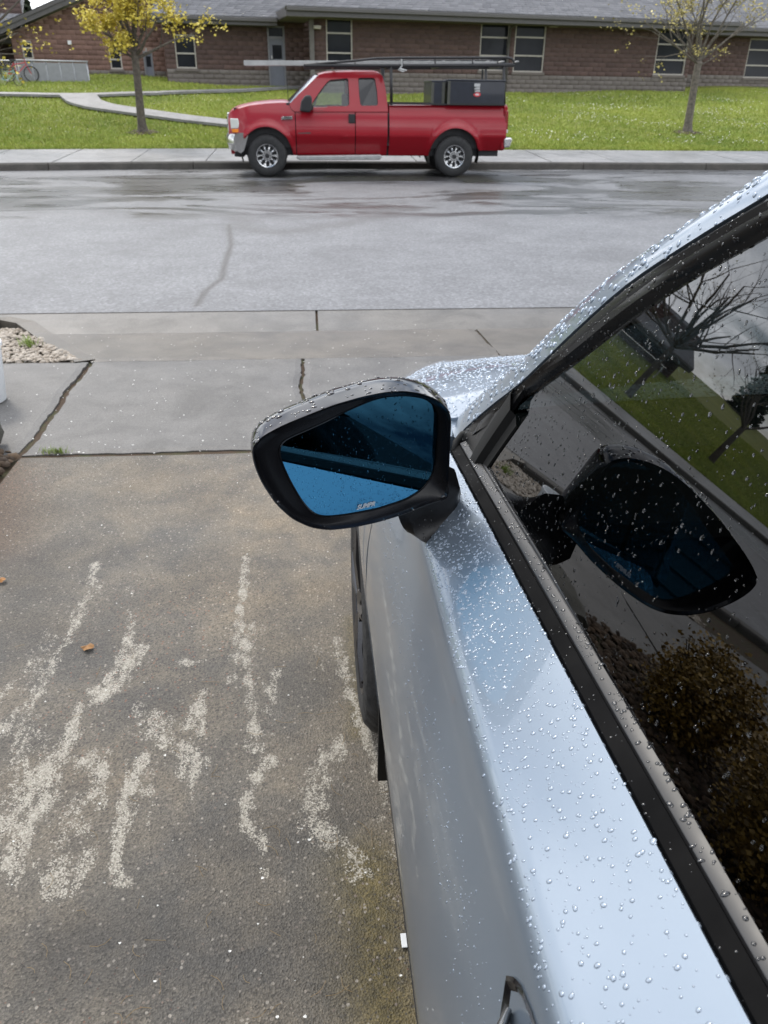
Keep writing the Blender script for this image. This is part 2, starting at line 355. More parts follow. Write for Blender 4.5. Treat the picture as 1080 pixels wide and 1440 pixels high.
# lawn
def lawn_z(x, y):
    s = np.interp(x, [-14, -5, 0, 40], [0.128, 0.119, 0.103, 0.100]); y0 = np.vectorize(kerb_y)(x)+2.93
    d = np.maximum(0, y-y0); return 0.245 + s*d + 0.03*np.sin(x*0.9+y*0.4) * np.clip(d/3, 0, 1)
gx = np.linspace(-40, 36, 153); gt = np.linspace(0, 1, 60)
GX, GT = np.meshgrid(gx, gt, indexing='ij'); Y0 = np.vectorize(kerb_y)(GX)+2.93; GY = Y0+(52-Y0)*GT**1.2
lawn = np_mesh('lawn', np.stack([GX.ravel(), GY.ravel(), lawn_z(GX, GY).ravel()], 1), gridfaces(*GX.shape), M_lawn, smooth=True); tag(lawn, kind='structure')
def on_lawn(px, py):
    d = ray(px, py); lo, hi = 20.0, 60.0
    f = lambda y: CAM_H+d[2]*y/d[1]-float(lawn_z(np.array(d[0]*y/d[1]), np.array(y)))
    for _ in range(50):
        mdl = (lo+hi)/2
        if f(mdl) > 0: lo = mdl
        else: hi = mdl
    y = (lo+hi)/2; return np.array([d[0]*y/d[1], y, float(lawn_z(np.array(d[0]*y/d[1]), np.array(y)))])
paths = structure('path')
path_polys = []
def path_strip(lefts, rights, n=24):
    A = resample([on_lawn(*p) for p in lefts], n); B = resample([on_lawn(*p) for p in rights], n)
    path_polys.append(np.vstack([A[:, :2], B[::-1, :2]]))
    k = 4
    for i in range(0, n-1, k):                     # one concrete panel per four steps
        rows = []
        for j in range(i, min(i+k, n-1)+1):
            fr = 0.0
            if j == i: fr = 0.01
            a, b_ = A[j], B[j]
            r = []
            for t in np.linspace(0, 1, 5):
                p = a+(b_-a)*t; r.append((p[0], p[1], float(lawn_z(np.array(p[0]), np.array(p[1])))+0.05))
            rows.append(r)
        b = MB(); b.grid(rows); o = b.build('path_panel', M_path, paths)
        sm_ = o.modifiers.new('thick', 'SOLIDIFY'); sm_.thickness = 0.07; sm_.offset = -1
path_strip([(84, 138.5), (95, 148), (118, 155), (160, 161), (210, 168), (262, 175), (325, 182), (420, 190)], [(137, 138.5), (143, 146), (160, 152), (190, 156.5), (225, 161.5), (270, 168), (330, 175), (420, 183)])
path_strip([(-60, 137.5), (40, 138), (140, 138.5), (220, 136), (300, 132.5), (380, 129), (425, 127)], [(-60, 135), (40, 135.4), (140, 135.8), (220, 133.5), (300, 130.5), (380, 127.2), (425, 125.5)], 40)
def in_poly(P, poly):
    x, y = P[:, 0], P[:, 1]; c = np.zeros(len(P), bool); j = len(poly)-1
    for i in range(len(poly)):
        xi, yi = poly[i]; xj, yj = poly[j]
        c ^= ((yi > y) != (yj > y)) & (x < (xj-xi)*(y-yi)/(yj-yi+1e-12)+xi); j = i
    return c
# grass blades (nobody could count them)
def blades(n, x0, x1, ylo, yhi, h0, h1, w):
    x = rng.uniform(x0, x1, n); y00 = np.vectorize(kerb_y)(x)+2.95; y = ylo(x, y00)+(yhi-ylo(x, y00))*rng.random(n)**1.35
    P = np.stack([x, y], 1); keep = np.ones(n, bool)
    for pp in path_polys: keep &= ~in_poly(P, pp)
    x, y = x[keep], y[keep]; n = len(x); z = lawn_z(x, y)
    a = rng.uniform(0, 2*PI, n); h = rng.uniform(h0, h1, n); ww = rng.uniform(0.6, 1.4, n)*w
    lx, ly = rng.normal(0, 0.45, n)*h, rng.normal(0, 0.45, n)*h
    V = np.empty((n, 3, 3)); V[:, 0] = np.stack([x-np.cos(a)*ww, y-np.sin(a)*ww, z-0.01], 1); V[:, 1] = np.stack([x+np.cos(a)*ww, y+np.sin(a)*ww, z-0.01], 1)
    V[:, 2] = np.stack([x+lx, y+ly, z+h], 1)
    return V, n
V1, c1_ = blades(430000, -34, 21, lambda x, y0: y0, 38.5, 0.03, 0.085, 0.016)
V2, c2_ = blades(26000, -19, 21, lambda x, y0: y0, 25.2, 0.03, 0.07, 0.010)
V = np.concatenate([V1, V2]); n = len(V); ti = np.repeat(np.clip(rng.normal(0.10, 0.2, n), 0, 1), 3)
tag(np_mesh('grass', V.reshape(-1, 3), np.arange(n*3).reshape(-1, 3), M_grass, attrs={'tint': ti}), kind='stuff')
# daisies in the lawn
n = 5200; x = np.r_[rng.uniform(-14, 20, 1800), rng.normal(12, 5, 2600), rng.normal(-9, 3, 800)]; y = rng.uniform(23.6, 37, n); keep = np.ones(n, bool)
nn = np.sin(x*1.3+2*np.sin(y*0.7))+np.sin(y*1.7+x*0.4); keep &= nn+rng.normal(0, .7, n) > 0.5
for pp in path_polys: keep &= ~in_poly(np.stack([x, y], 1), pp)
x, y = x[keep], y[keep]; n = len(x); z = lawn_z(x, y)+0.07; r = rng.uniform(0.007, 0.017, n)
a6 = np.arange(6)*PI/3
V = np.stack([x[:, None]+r[:, None]*np.cos(a6), y[:, None]+r[:, None]*np.sin(a6)*0.9, z[:, None]+r[:, None]*0.5*np.sin(a6+1)], 2)
tag(np_mesh('daisies', V.reshape(-1, 3), np.arange(n*6).reshape(-1, 6), M_petal), kind='stuff')
# ---------------------------------------------------------------- near side: gutter, apron, slabs, driveway
drive = structure('driveway')
def slab(x0, x1, y0, y1, z0, z1, mat, name='concrete_slab', n=(8, 8), shape=None, parent=drive, bev=0.006):
    """closed slab with eased edges; z0 at y0 and z1 at y1; shape(x,y)->(x,y) bends it"""
    b = MB(); us = np.linspace(0, 1, n[0]+1); vs = np.linspace(0, 1, n[1]+1); rows = []
    for i, u in enumerate(us):
        r = []
        for j, v in enumerate(vs):
            X_ = x0+(x1-x0)*u; Y_ = y0+(y1-y0)*v; Z_ = z0+(z1-z0)*v
            if i in (0, n[0]) or j in (0, n[1]): Z_ -= bev
            X_, Y_ = (shape(X_, Y_) if shape else (X_, Y_)); r.append((X_, Y_, Z_))
        rows.append(r)
    b.grid(rows)
    ring = [rows[i][0] for i in range(n[0]+1)]+[rows[n[0]][j] for j in range(1, n[1]+1)]+[rows[i][n[1]] for i in range(n[0]-1, -1, -1)]+[rows[0][j] for j in range(n[1]-1, 0, -1)]
    b.grid([ring, [(p[0], p[1], p[2]-0.10) for p in ring]], close_v=True)
    return b.build(name, mat, parent)
JL = lambda x, y: (x+0.009*math.sin(y*5)+0.006*math.sin(y*13+1)+.0035*math.sin(y*47)+.0025*math.sin(y*83+x), y+0.004*math.sin(x*9)+.003*math.sin(x*41)+.002*math.sin(x*77+y))
slab(-1.442, -0.077, 3.705, 5.19, 0.0, 0.012, M_slab, shape=JL, n=(36, 36))
slab(-0.053, 1.335, 3.705, 5.19, 0.0, 0.012, M_slab, shape=JL, n=(36, 36))
slab(1.355, 2.75, 3.705, 5.19, 0.0, 0.012, M_slab)
slab(2.77, 4.2, 3.705, 5.19, 0.0, 0.012, M_slab)
for k in range(6): slab(4.22+1.45*k, 5.65+1.45*k, 3.705, 5.19, 0.0, 0.012, M_slab)
slab(-2.86, -1.480, 3.705, 5.19, 0.0, 0.012, M_slab, shape=JL, n=(36, 36))
for k in range(6): slab(-2.88-1.45*k-1.43, -2.88-1.45*k, 3.705, 5.19, 0.0, 0.012, M_slab)
def flare(x, y):
    t = (y-5.205)/(6.30-5.205); return (x-0.72*t*max(0, min(1, (0.2-x)/1.7)), y+0.10*math.sin(t*PI)*0 )
slab(-1.47, 1.285, 5.205, 6.05, 0.008, -0.035, M_apron, 'apron_slab', shape=lambda x, y: JL(*flare(x, y)), n=(48, 14))
slab(1.30, 4.0, 5.205, 6.05, 0.008, -0.035, M_apron, 'apron_slab')
slab(-3.2, 0.035, 6.065, 6.54, -0.050, 0.002, M_gutter, 'gutter_slab', n=(10, 3))
slab(0.055, 2.9, 6.065, 6.54, -0.050, 0.002, M_gutter, 'gutter_slab', n=(10, 3))
slab(2.92, 8, 6.065, 6.54, -0.050, 0.002, M_gutter, 'gutter_slab')
slab(-9, -3.22, 6.065, 6.54, -0.050, 0.002, M_gutter, 'gutter_slab')
MB().grid([[(x, y, {3.5: -.013, 5.25: -.012, 5.9: -.045, 6.07: -.062, 6.3: -.05, 6.6: -.016}[y]) for y in (3.5, 5.25, 5.9, 6.07, 6.3, 6.6)] for x in (-12, -3, -1.4, 0, 1.4, 14)]).build('joint_fill', M_dirt, drive)
# near kerb left of the flare
for x0, x1 in ((-5.3, -2.32), (-8.4, -5.32)):
    b = MB(); b.box((x0, 5.98, -0.15), (x1, 6.12, 0.09)); b.build('kerb_stone', M_kerb, kerb, bevel=0.03)
b = MB(); fl = [(-2.31, 6.10, 0.085), (-2.14, 6.09, 0.05), (-1.98, 5.90, 0.02), (-1.66, 5.44, 0.016), (-1.50, 5.215, 0.014)]
b.grid([[(x-0.07, y-0.05, -0.05), (x-0.06, y-0.04, z), (x+0.05, y+0.03, z-0.006), (x+0.06, y+0.04, -0.05)] for x, y, z in fl]); b.build('flare_edge', M_apron, drive)
# gravel bed: separate pebbles (nobody could count them) on a dark base
def pebbles(name, spots, rmin, rmax, z):
    base = np.array([(1, 0, 0), (-1, 0, 0), (0, 1, 0), (0, -1, 0), (0, 0, 1), (0.6, 0.6, 0.62), (-0.6, 0.6, 0.62), (0.6, -0.6, 0.62), (-0.6, -0.6, 0.62), (0.72, 0.72, -0.1), (-0.72, 0.72, -0.1), (-0.72, -0.72, -0.1), (0.72, -0.72, -0.1)])
    fc = np.array([(4, 5, 6), (4, 6, 8), (4, 8, 7), (4, 7, 5), (5, 2, 6), (5, 9, 2), (6, 2, 10), (6, 1, 8), (6, 10, 1), (8, 1, 11), (8, 3, 7), (8, 11, 3), (7, 3, 12), (7, 0, 5), (7, 12, 0), (5, 0, 9)])
    n = len(spots); V = np.empty((n, 13, 3)); t = np.empty((n, 13))
    for i, (x, y) in enumerate(spots):
        R = Matrix.Rotation(rng.uniform(0, 2*PI), 3, 'Z') @ Matrix.Rotation(rng.normal(0, 0.35), 3, 'X')
        s = rng.uniform(rmin, rmax)*np.array([rng.uniform(0.8, 1.4), rng.uniform(0.6, 1.0), rng.uniform(0.45, 0.8)])
        V[i] = (base*rng.uniform(0.85, 1.15, (13, 1))*s) @ np.array(R).T + (x, y, z+rng.uniform(0, rmax*0.7)); t[i] = np.clip(rng.normal(0.4, 0.3), 0, 1)
    F = (fc[None]+13*np.arange(n)[:, None, None]).reshape(-1, 3)
    return tag(np_mesh(name, V.reshape(-1, 3), F, M_pebble, smooth=True, attrs={'tint': t.ravel()}), kind='stuff')
spots = []
while len(spots) < 4600:
    x, y = rng.uniform(-4.3, -1.45), rng.uniform(5.21, 6.02)
    if x < -1.53-(y-5.21)*0.78: spots.append((x, y))
pebbles('gravel', spots, 0.010, 0.024, 0.0)
MB().grid([[(-12, y, -0.004), (-1.50-(y-5.21)*.70, y, -0.004)] for y in (5.2, 5.5, 5.8, 6.03)]).build('gravel_base', M_dirt, structure('soil'))
# main driveway slab with its worn white streaks
gx = np.r_[np.linspace(-1.462, 0.45, 200), np.linspace(0.55, 4.2, 12)]; gy = np.r_[np.linspace(-6, 0.1, 14), np.linspace(0.13, 2.75, 270), np.linspace(2.78, 3.692, 24)]
X, Y = np.meshgrid(gx, gy, indexing='ij')
def zm(pts): return [atz(u/1.8, 720+v/1.8)[:2] for u, v in pts]
strokes = [
 ([(627, 118), (618, 200), (612, 260), (618, 370), (632, 440), (642, 500), (652, 600)], 0.021, 1.0), ([(612, 250), (600, 330), (612, 400), (585, 430)], 0.018, .8),
 ([(685, 630), (645, 665), (625, 740), (628, 790), (650, 830), (660, 905)], 0.022, 0.95),
 ([(522, 458), (475, 530), (440, 575), (400, 590), (350, 640), (310, 740), (290, 850), (305, 930)], 0.024, 0.95), ([(400, 520), (430, 570), (470, 600), (485, 650)], 0.045, .9), ([(360, 480), (345, 560)], 0.03, .6),
 ([(352, 345), (320, 400), (290, 440), (220, 490), (150, 600), (60, 700), (5, 800)], 0.035, .95), ([(330, 310), (300, 390), (240, 450), (200, 530)], 0.02, .85), ([(200, 540), (120, 650), (40, 760), (-20, 850)], 0.035, .9), ([(150, 650), (60, 800), (10, 930)], 0.038, .85),
 ([(240, 130), (210, 250), (165, 330), (110, 430), (50, 500), (-10, 580)], 0.026, .75), ([(130, 300), (60, 400), (0, 470)], 0.035, .5), ([(100, 450), (30, 560)], 0.035, .6),
 ([(235, 620), (245, 690), (200, 760), (165, 850), (140, 950)], 0.04, .85), ([(230, 860), (190, 930)], 0.03, .7), ([(380, 690), (360, 720)], 0.02, .8), ([(487, 690), (487, 725)], 0.014, .7),
 ([(705, 395), (690, 450), (700, 520)], 0.020, .75), ([(520, 480), (512, 560)], 0.013, .8), ([(440, 380), (480, 382), (515, 372)], 0.016, .75), ([(640, 280), (645, 330)], 0.008, .7),
 ([(856, 325), (880, 420), (910, 530), (945, 600), (985, 700), (1010, 830)], 0.022, 1.0), ([(810, 340), (815, 400), (835, 440)], 0.012, .6),
 ([(850, 590), (805, 650), (790, 740), (840, 830), (910, 900)], 0.040, .82), ([(960, 640), (1000, 780)], 0.03, .75),
 ([(60, 560), (30, 700), (40, 860)], .12, .5), ([(170, 560), (150, 720), (170, 900)], .07, .46), ([(480, 500), (380, 640), (330, 800)], .07, .42), ([(640, 300), (650, 560), (640, 850)], .04, .42), ([(820, 620), (800, 800)], .06, .46), ([(230, 180), (140, 330), (60, 430)], .07, .46), ([(330, 180), (330, 320)], .03, .45), ([(960, 560), (985, 760), (1005, 850)], .035, .6)]
S = np.zeros(X.shape); wob = 0.006*np.sin(X*90)+0.006*np.sin(Y*70+X*40)
for pl, w, a in strokes: S = np.maximum(S, a*.95*np.exp(-np.clip(seg_dist(X, Y, zm(pl))+wob-w*0.2, 0, 9)**2/(w*0.85)**2))
MO = np.zeros(X.shape)
for pl, w, a in (([(900, 560), (905, 480), (895, 380), (890, 270)], .03, .55), ([(930, 900), (950, 1050), (960, 1180), (990, 1300)], .085, 1.0), ([(880, 1000), (900, 1150)], .06, .5)): MO = np.maximum(MO, a*np.exp(-(seg_dist(X, Y, zm(pl))/w)**2))
RU = 0.8*np.exp(-(seg_dist(X, Y, [atz(-20, 640)[:2], atz(0, 690)[:2], atz(-15, 770)[:2]])/.16)**2)
blob = lambda L: np.clip(sum(a*np.exp(-(((X-atz(u, v)[0])/w)**2+((Y-atz(u, v)[1])/h)**2)) for u, v, w, h, a in L), 0, 1)
DA = blob([(60, 800, .35, .25, .9), (120, 900, .22, .10, .6), (420, 960, .25, .12, .5), (300, 1180, .3, .10, .7), (150, 1330, .4, .12, .9), (380, 1350, .3, .12, .9), (470, 1130, .10, .10, .7), (230, 1000, .2, .06, .4), (30, 720, .25, .15, .5)])  # darker patches of the slab, each placed by hand
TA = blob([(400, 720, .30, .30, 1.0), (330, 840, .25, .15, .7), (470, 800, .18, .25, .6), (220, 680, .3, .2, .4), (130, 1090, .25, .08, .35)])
Z = -0.004+0.0025*np.sin(X*3.1)*np.sin(Y*2.3); Z[0, :] -= .012; Z[:, -1] -= .012
n, k = X.shape
drv = np_mesh('aggregate_slab', np.stack([X.ravel(), Y.ravel(), Z.ravel()], 1), gridfaces(n, k), M_drive, drive, smooth=True, attrs={'stain': S.ravel(), 'moss': np.clip(MO, 0, 1).ravel(), 'rust': RU.ravel(), 'dark_patch': DA.ravel(), 'tan': TA.ravel()})
# loose litter on the concrete: fallen petals, leaf, needles
n = 440; px = rng.uniform(0, 620, n); py = np.r_[rng.uniform(440, 640, 330), 640+800*rng.random(110)**1.6]
Vp = []; Fp = []
for i in range(n):
    p = atz(px[i], py[i], 0.016 if py[i] < 636 else 0.004); r = rng.uniform(0.002, 0.006)*(1.0 if py[i] < 640 else 0.7); a0 = rng.uniform(0, 6)
    if p[1] < 3.7 and p[0] < -1.45: continue
    if p[1] > 5.2: p[2] = 0.012-(p[1]-5.2)*.045
    el = rng.uniform(0.4, 1.0); o = len(Vp)
    for q in range(6): Vp.append((p[0]+r*math.cos(a0+q*PI/3), p[1]+r*el*math.sin(a0+q*PI/3), p[2]+0.0015*math.sin(q*2.1)))
    Fp.append(tuple(range(o, o+6)))
b = MB(); b.add(Vp, Fp); tag(b.build('fallen_petals', M_petal, fix=False), kind='stuff')
b = MB()
for i in range(70):
    p = atz(rng.uniform(0, 560), rng.uniform(900, 1440), 0.004); a = rng.uniform(0, 6.3); L = rng.uniform(.01, .028); c_ = rng.uniform(-.5, .5)
    b.tube([(p[0]+L*t*math.cos(a+c_*t), p[1]+L*t*math.sin(a+c_*t), .003) for t in (-1, -.3, .3, 1)], .0006, 4)
tag(b.build('fallen_needles', simple('dry_needle', (0.20, 0.14, 0.07), .8)), kind='stuff')
def leaf_thing(px, py, s, col, label, rot):
    p = atz(px, py, 0.003); b = MB(); n = 11
    ol = [(s*math.cos(2*PI*k/n)*(1+.3*math.sin(5*k)), s*.7*math.sin(2*PI*k/n)*(1+.25*math.cos(7*k)), .004+.004*math.sin(k*1.7)) for k in range(n)]
    b.add([(0, 0, .010)]+ol, [(0, 1+k, 1+(k+1) % n) for k in range(n)]); o = b.build('leaf', simple('leaf_'+str(abs(px)), col, .6)); o.location = p; o.rotation_euler = (0, 0, rot); tag(o, label, 'leaf')
leaf_thing(123, 911, .022, (.30, .15, .05), 'brown fallen leaf lying among the pale streaks on the driveway', .4)
leaf_thing(2, 817, .018, (.33, .15, .04), 'orange brown fallen leaf at the left side of the driveway', 1.2)
# joint weeds
b = MB()
for i in range(150):
    p = atz(rng.normal(76, 9), 636+rng.normal(0, 1.5), .0); a = rng.uniform(0, 6.3); h = rng.uniform(.01, .035)
    b.add([(p[0]-.002*math.sin(a), p[1]+.002*math.cos(a), 0), (p[0]+.002*math.sin(a), p[1]-.002*math.cos(a), 0), (p[0]+h*.8*math.cos(a), p[1]+h*.8*math.sin(a), h)], [(0, 1, 2)])
for i in range(90):
    p = atz(rng.normal(40, 5), rng.normal(483, 2), .03); a = rng.uniform(0, 6.3); h = rng.uniform(.03, .06)
    b.add([(p[0]-.004*math.sin(a), p[1]+.004*math.cos(a), .02), (p[0]+.004*math.sin(a), p[1]-.004*math.cos(a), .02), (p[0]+h*.9*math.cos(a), p[1]+h*.9*math.sin(a), .02+h)], [(0, 1, 2)])
tag(b.build('weeds', simple('weed_green', (.16, .22, .03), .6), fix=False), kind='stuff')
# rough stone at the driveway's left edge
b = MB(); rows = []
for i, t in enumerate(np.linspace(0, 1, 9)):
    r = []
    for k in range(10):
        a = 2*PI*k/10; y = 3.86-.62*t
        r.append((-1.685+.135*math.copysign(abs(math.cos(a))**.6, math.cos(a))*(1-.25*(2*t-1)**4)+.01*math.sin(k*3+i*2), y+.02*math.sin(k*2.2+i), .085+.085*math.copysign(abs(math.sin(a))**.6, math.sin(a))*(1-.25*(2*t-1)**4)+.008*math.sin(k*5+i*3)))
    rows.append(r)
b.grid(rows, close_v=True); b.f += [tuple(reversed(range(10))), tuple(range(80, 90))]; b.m += [0, 0]
tag(b.build('edging_stone', M_rock, smooth='angle'), 'rough dark mossy stone edging the left side of the driveway', 'stone')
# soil strip left of the driveway
MB().grid([[(x, y, -.012+.02*max(0, min(1, (-1.6-x)*2))) for y in np.linspace(-6, 3.7, 12)] for x in (-9, -3, -2, -1.6, -1.462)]).build('planting_bed', M_dirt, structure('garden_soil'))
M_keep = M_pebble
m = NT('bark_mulch'); m.set('Base Color', m.mix(m.attr('tint'), (.035, .022, .013), (.12, .075, .042))).set('Roughness', .85); M_pebble = m.mat
spots = [(rng.uniform(-3.2, -1.475), rng.uniform(-1.5, 3.69)) for _ in range(9000)]
pebbles('bark_chips', spots, .010, .030, .004); M_pebble = M_keep
# white tapered bucket whose rim corner shows at the left border
P0 = atz(5, 484, .34); M_white = simple('white_plastic', (.72, .74, .75), .35, var=.04)
cx, cy = P0[0]-.168, P0[1]
bk = thing('bucket', 'white plastic bucket standing at the left border beside the gravel bed', 'bucket', (cx, cy, .012))
prof = [(.0, .0), (.108, .0), (.112, .004), (.142, .315), (.150, .317), (.150, .337), (.140, .338), (.134, .33), (.108, .012), (0, .012)]
MB().grid([[(r*math.cos(a), r*math.sin(a), z) for r, z in prof] for a in np.linspace(0, 2*PI, 33)[:-1]], close_u=True).build('pail', M_white, bk, smooth='angle')
MB().tube([(.152*math.cos(a), .152*math.sin(a)*.4-.10, .30-.16*math.sin(a)) for a in np.linspace(0, PI, 15)], .003, 6).build('handle', simple('wire', (.4, .4, .4), .3, 1), bk)
# scrap of paper by the car
p = atz(568, 1322, .004); b = MB(); b.box((-.006, -.016, 0), (.009, .016, .003)); o = b.build('paper_scrap', M_white, bevel=.001); o.location = (p[0], p[1], .001); tag(o, 'small white paper scrap on the wet ground beside the car sill', 'paper')
# ---------------------------------------------------------------- the near car
m = NT('silver_blue_paint')
fl = m.voro(1400); 
m.set('Base Color', m.mix(0.25, (0.205, 0.250, 0.305), m.mix(1.0, (0.205, 0.250, 0.305), m.ramp(fl, [(0, .6), (1, 1.5)]), 'MULTIPLY'))).set('Metallic', 0.6)
m.set('Roughness', m.ramp(m.noise(30, 4), [(0.3, 0.30), (0.7, 0.38)])).set('Coat Weight', .85).set('Coat Roughness', m.ramp(m.noise(9, 6, .65), [(.35, .015), (.75, .09)]))
M_paint = m.mat
# door skin: same paint under a film of dried road dust in runs
m = NT('dusty_silver_blue_paint')
sv = m.scalev((6.0, 3.0, 1.1)); runs = m.ramp(m.noise(14, 5, .6, vec=m.scalev((30, 16, 2.2))), [(.50, 0.0), (.78, .4)])
zs = m.node('ShaderNodeSeparateXYZ'); m.link(m.P, zs.inputs[0])
low = m.math('MULTIPLY', m.math('SUBTRACT', 1.0, zs.outputs['Z']), 2.2, True)
dust = m.math('MULTIPLY', m.math('ADD', m.math('MULTIPLY', runs, .7), .10), low, True)
m.set('Base Color', m.mix(dust, (0.205, 0.250, 0.305), (0.36, 0.35, 0.33))).set('Metallic', m.math('SUBTRACT', .55, m.math('MULTIPLY', dust, .5)))
m.set('Roughness', m.math('ADD', .33, m.math('MULTIPLY', dust, .3))).set('Coat Weight', m.math('SUBTRACT', .8, m.math('MULTIPLY', dust, .5))).set('Coat Roughness', m.math('ADD', .03, m.math('MULTIPLY', dust, .3)))
M_doorpaint = m.mat
M_gloss = simple('gloss_black', (0.006, 0.006, 0.007), 0.10, var=.2, spec=.55)
M_satin = simple('satin_black', (0.010, 0.010, 0.011), 0.5, var=.2, bump=.1, bscale=300, spec=.3)
M_band = simple('band_black', (0.003, 0.003, 0.0033), 0.6, var=.2, spec=.05)
M_mould = simple('moulding_black', (0.016, 0.016, 0.017), 0.42, var=.15, spec=.55)
M_bezel = simple('bezel_black', (0.005, 0.005, 0.006), 0.25, var=.2, spec=.2)
M_armblk = simple('arm_black', (0.007, 0.007, 0.008), 0.35, var=.2, spec=.35)
M_rubber = simple('black_rubber', (0.010, 0.010, 0.010), 0.6, var=.2, spec=.2)
M_strip = simple('strip_black', (0.009, 0.009, 0.0095), 0.28, var=.15, spec=.35)
M_tyre = simple('tyre_rubber', (0.022, 0.022, 0.022), 0.75, var=.25, scale=20, bump=.3, bscale=120)
M_rimdark = simple('dark_alloy', (0.05, 0.05, 0.055), 0.3, metal=.8)
M_chrome = simple('chrome', (0.62, 0.62, 0.62), 0.12, metal=1.0, var=.05)
M_grip = simple('smoked_chrome', (.20, .20, .20), .22, metal=1.0, var=.3, scale=60)
M_inside = simple('interior_black', (0.012, 0.012, 0.013), 0.75, var=.3)
M_seat = simple('seat_cloth', (0.028, 0.028, 0.03), 0.85, var=.3, scale=40, bump=.4, bscale=300)
# tinted glazing: sheet glass that reflects and lets a little through
def glass_mat(name, tint, ior):
    m = NT(name); m.n.remove(m.b)
    tr = m.node('ShaderNodeBsdfTransparent'); tr.inputs[0].default_value = (*tint, 1)
    gl = m.node('ShaderNodeBsdfGlossy'); gl.inputs['Roughness'].default_value = 0.0; gl.inputs['Color'].default_value = (.97, .98, 1, 1)
    fr = m.node('ShaderNodeFresnel'); fr.inputs['IOR'].default_value = ior
    mxs = m.node('ShaderNodeMixShader'); m.link(fr.outputs[0], mxs.inputs[0]); m.link(tr.outputs[0], mxs.inputs[1]); m.link(gl.outputs[0], mxs.inputs[2])
    m.link(mxs.outputs[0], m.out.inputs['Surface']); return m.mat
M_glass = glass_mat('tinted_glass', (.050, .060, .060), 1.75)
M_shield = glass_mat('windscreen_glass', (.62, .68, .66), 1.6)
m = NT('blue_mirror'); m.set('Base Color', (.070, .265, .44)).set('Metallic', 1.0).set('Roughness', 0.0); M_mirror = m.mat
m = NT('water_on_glass'); m.set('Base Color', (1, 1, 1)).set('Transmission Weight', 1.0).set('IOR', 1.33).set('Roughness', 0.0); M_dropglass = m.mat
m = NT('water_on_paint'); m.set('Base Color', (0.27, 0.32, 0.385)).set('Metallic', .35).set('Roughness', 0.25).set('Coat Weight', .6).set('Coat Roughness', 0.0).set('Coat IOR', 1.45); M_droppaint = m.mat
m = NT('water_on_black'); m.set('Base Color', (0.008, 0.008, 0.009)).set('Roughness', 0.02).set('IOR', 1.4).set('Coat Weight', 1.0).set('Coat Roughness', 0.0); M_dropblack = m.mat

car = thing('parked_car', 'wet silver blue car with black door mirror, parked on the driveway close at hand', 'car', (1.0, 0.6, 0.0))
CO = (1.0, 0.6, 0.0); CX = 0.996
def cb(mb, name, mat, parent=car, **k):
    return mb.build(name, mat, parent, CO, **k)
def mir(mb):                                    # a copy on the other side of the car
    q = MB(); q.v = [(2*CX-x, y, z) for x, y, z in mb.v]; q.f = [tuple(reversed(f)) for f in mb.f]; q.m = list(mb.m); return q
PROF = [(.140, .22), (.126, .38), (.112, .52), (.100, .62), (.0965, .67), (.0965, .71), (.0985, .77), (.1035, .83), (.1115, .885), (.123, .93), (.1345, .962), (.1425, .985), (.1475, 1.004), (.1510, 1.018), (.157, 1.029), (.168, 1.0365), (.20, 1.056), (.236, 1.0775)]
def belt_shift(y): t = .97-max(-.7, min(1.35, y)); return .025*t, .045*t
def door_profile(y):
    dx, dz = belt_shift(y); out = []
    for (x, z) in PROF:
        w = max(0, min(1, (z-1.02)/.0575)); out.append((x+dx*w, z+dz*w))
    return catmull(out, 4)
def clip_low(pr, zl):
    P = np.array(pr)
    if zl <= P[0, 1]: return P
    i = int(np.argmax(P[:, 1] > zl)); a, b = P[i-1], P[i]; t = (zl-a[1])/(b[1]-a[1]); return np.vstack([a+(b-a)*t, P[i:]])
WF, WR = 1.79, -0.91; RW = .35
def arch(y, c, R=.405): return .35+math.sqrt(max(0, R*R-(y-c)**2)) if abs(y-c) < R else 0
def side_skin(ys, taper=lambda y: 0.0, wheel=None, fold=True, mingap=None, ylim=None):
    rows = []
    for y in ys:
        pr = door_profile(y)
        zl = arch(y, wheel) if wheel is not None else 0
        P = resample(clip_low(pr, zl), 70); t = taper(y)
        r = [(x+t, y if ylim is None else ylim(y, z), z) for x, z in P]
        a = r[0]; r = [(a[0]+.03, a[1], a[2]+.0)]+r
        if fold: e = r[-1]; r = r+[(e[0]+.004, e[1], e[2]-.004), (e[0]+.004, e[1], e[2]-.03)]
        rows.append(r)
    return rows
def rim_fold(rows, d=.02):                        # turn the panel edges inward at both ends
    f = [tuple((x+d, y, z)) for x, y, z in rows[0]]; l = [tuple((x+d, y, z)) for x, y, z in rows[-1]]
    return [f]+rows+[l]
gap_y = lambda z: 1.345-.16*max(0, z-.8)**1.0*1.15+.03*math.sin(z*3)
def fd_lim(y, z):                                 # front door: front edge follows the curved shut line
    t = (y+.28)/(1.33+.28); return -.28+(gap_y(z)-.004+.28)*t
door = cb(MB().grid(rim_fold(side_skin(np.linspace(-.28, 1.33, 40), ylim=fd_lim))), 'front_door', M_doorpaint, smooth='angle', ang=50)
cb(mir(MB().grid(rim_fold(side_skin(np.linspace(-.28, 1.33, 40), ylim=fd_lim)))), 'front_door', M_doorpaint, smooth='angle', ang=50)
def rtap(y): return .0 if y > -.9 else .10*((-.9-y)/.95)**2
rd = MB().grid(rim_fold(side_skin(np.linspace(-1.12, -.288, 40), wheel=WR, taper=rtap)))
cb(rd, 'rear_door', M_doorpaint, smooth='angle', ang=50); cb(mir(rd), 'rear_door', M_doorpaint, smooth='angle', ang=50)
qp = MB().grid(rim_fold(side_skin(np.linspace(-1.85, -1.128, 40), wheel=WR, taper=rtap)))
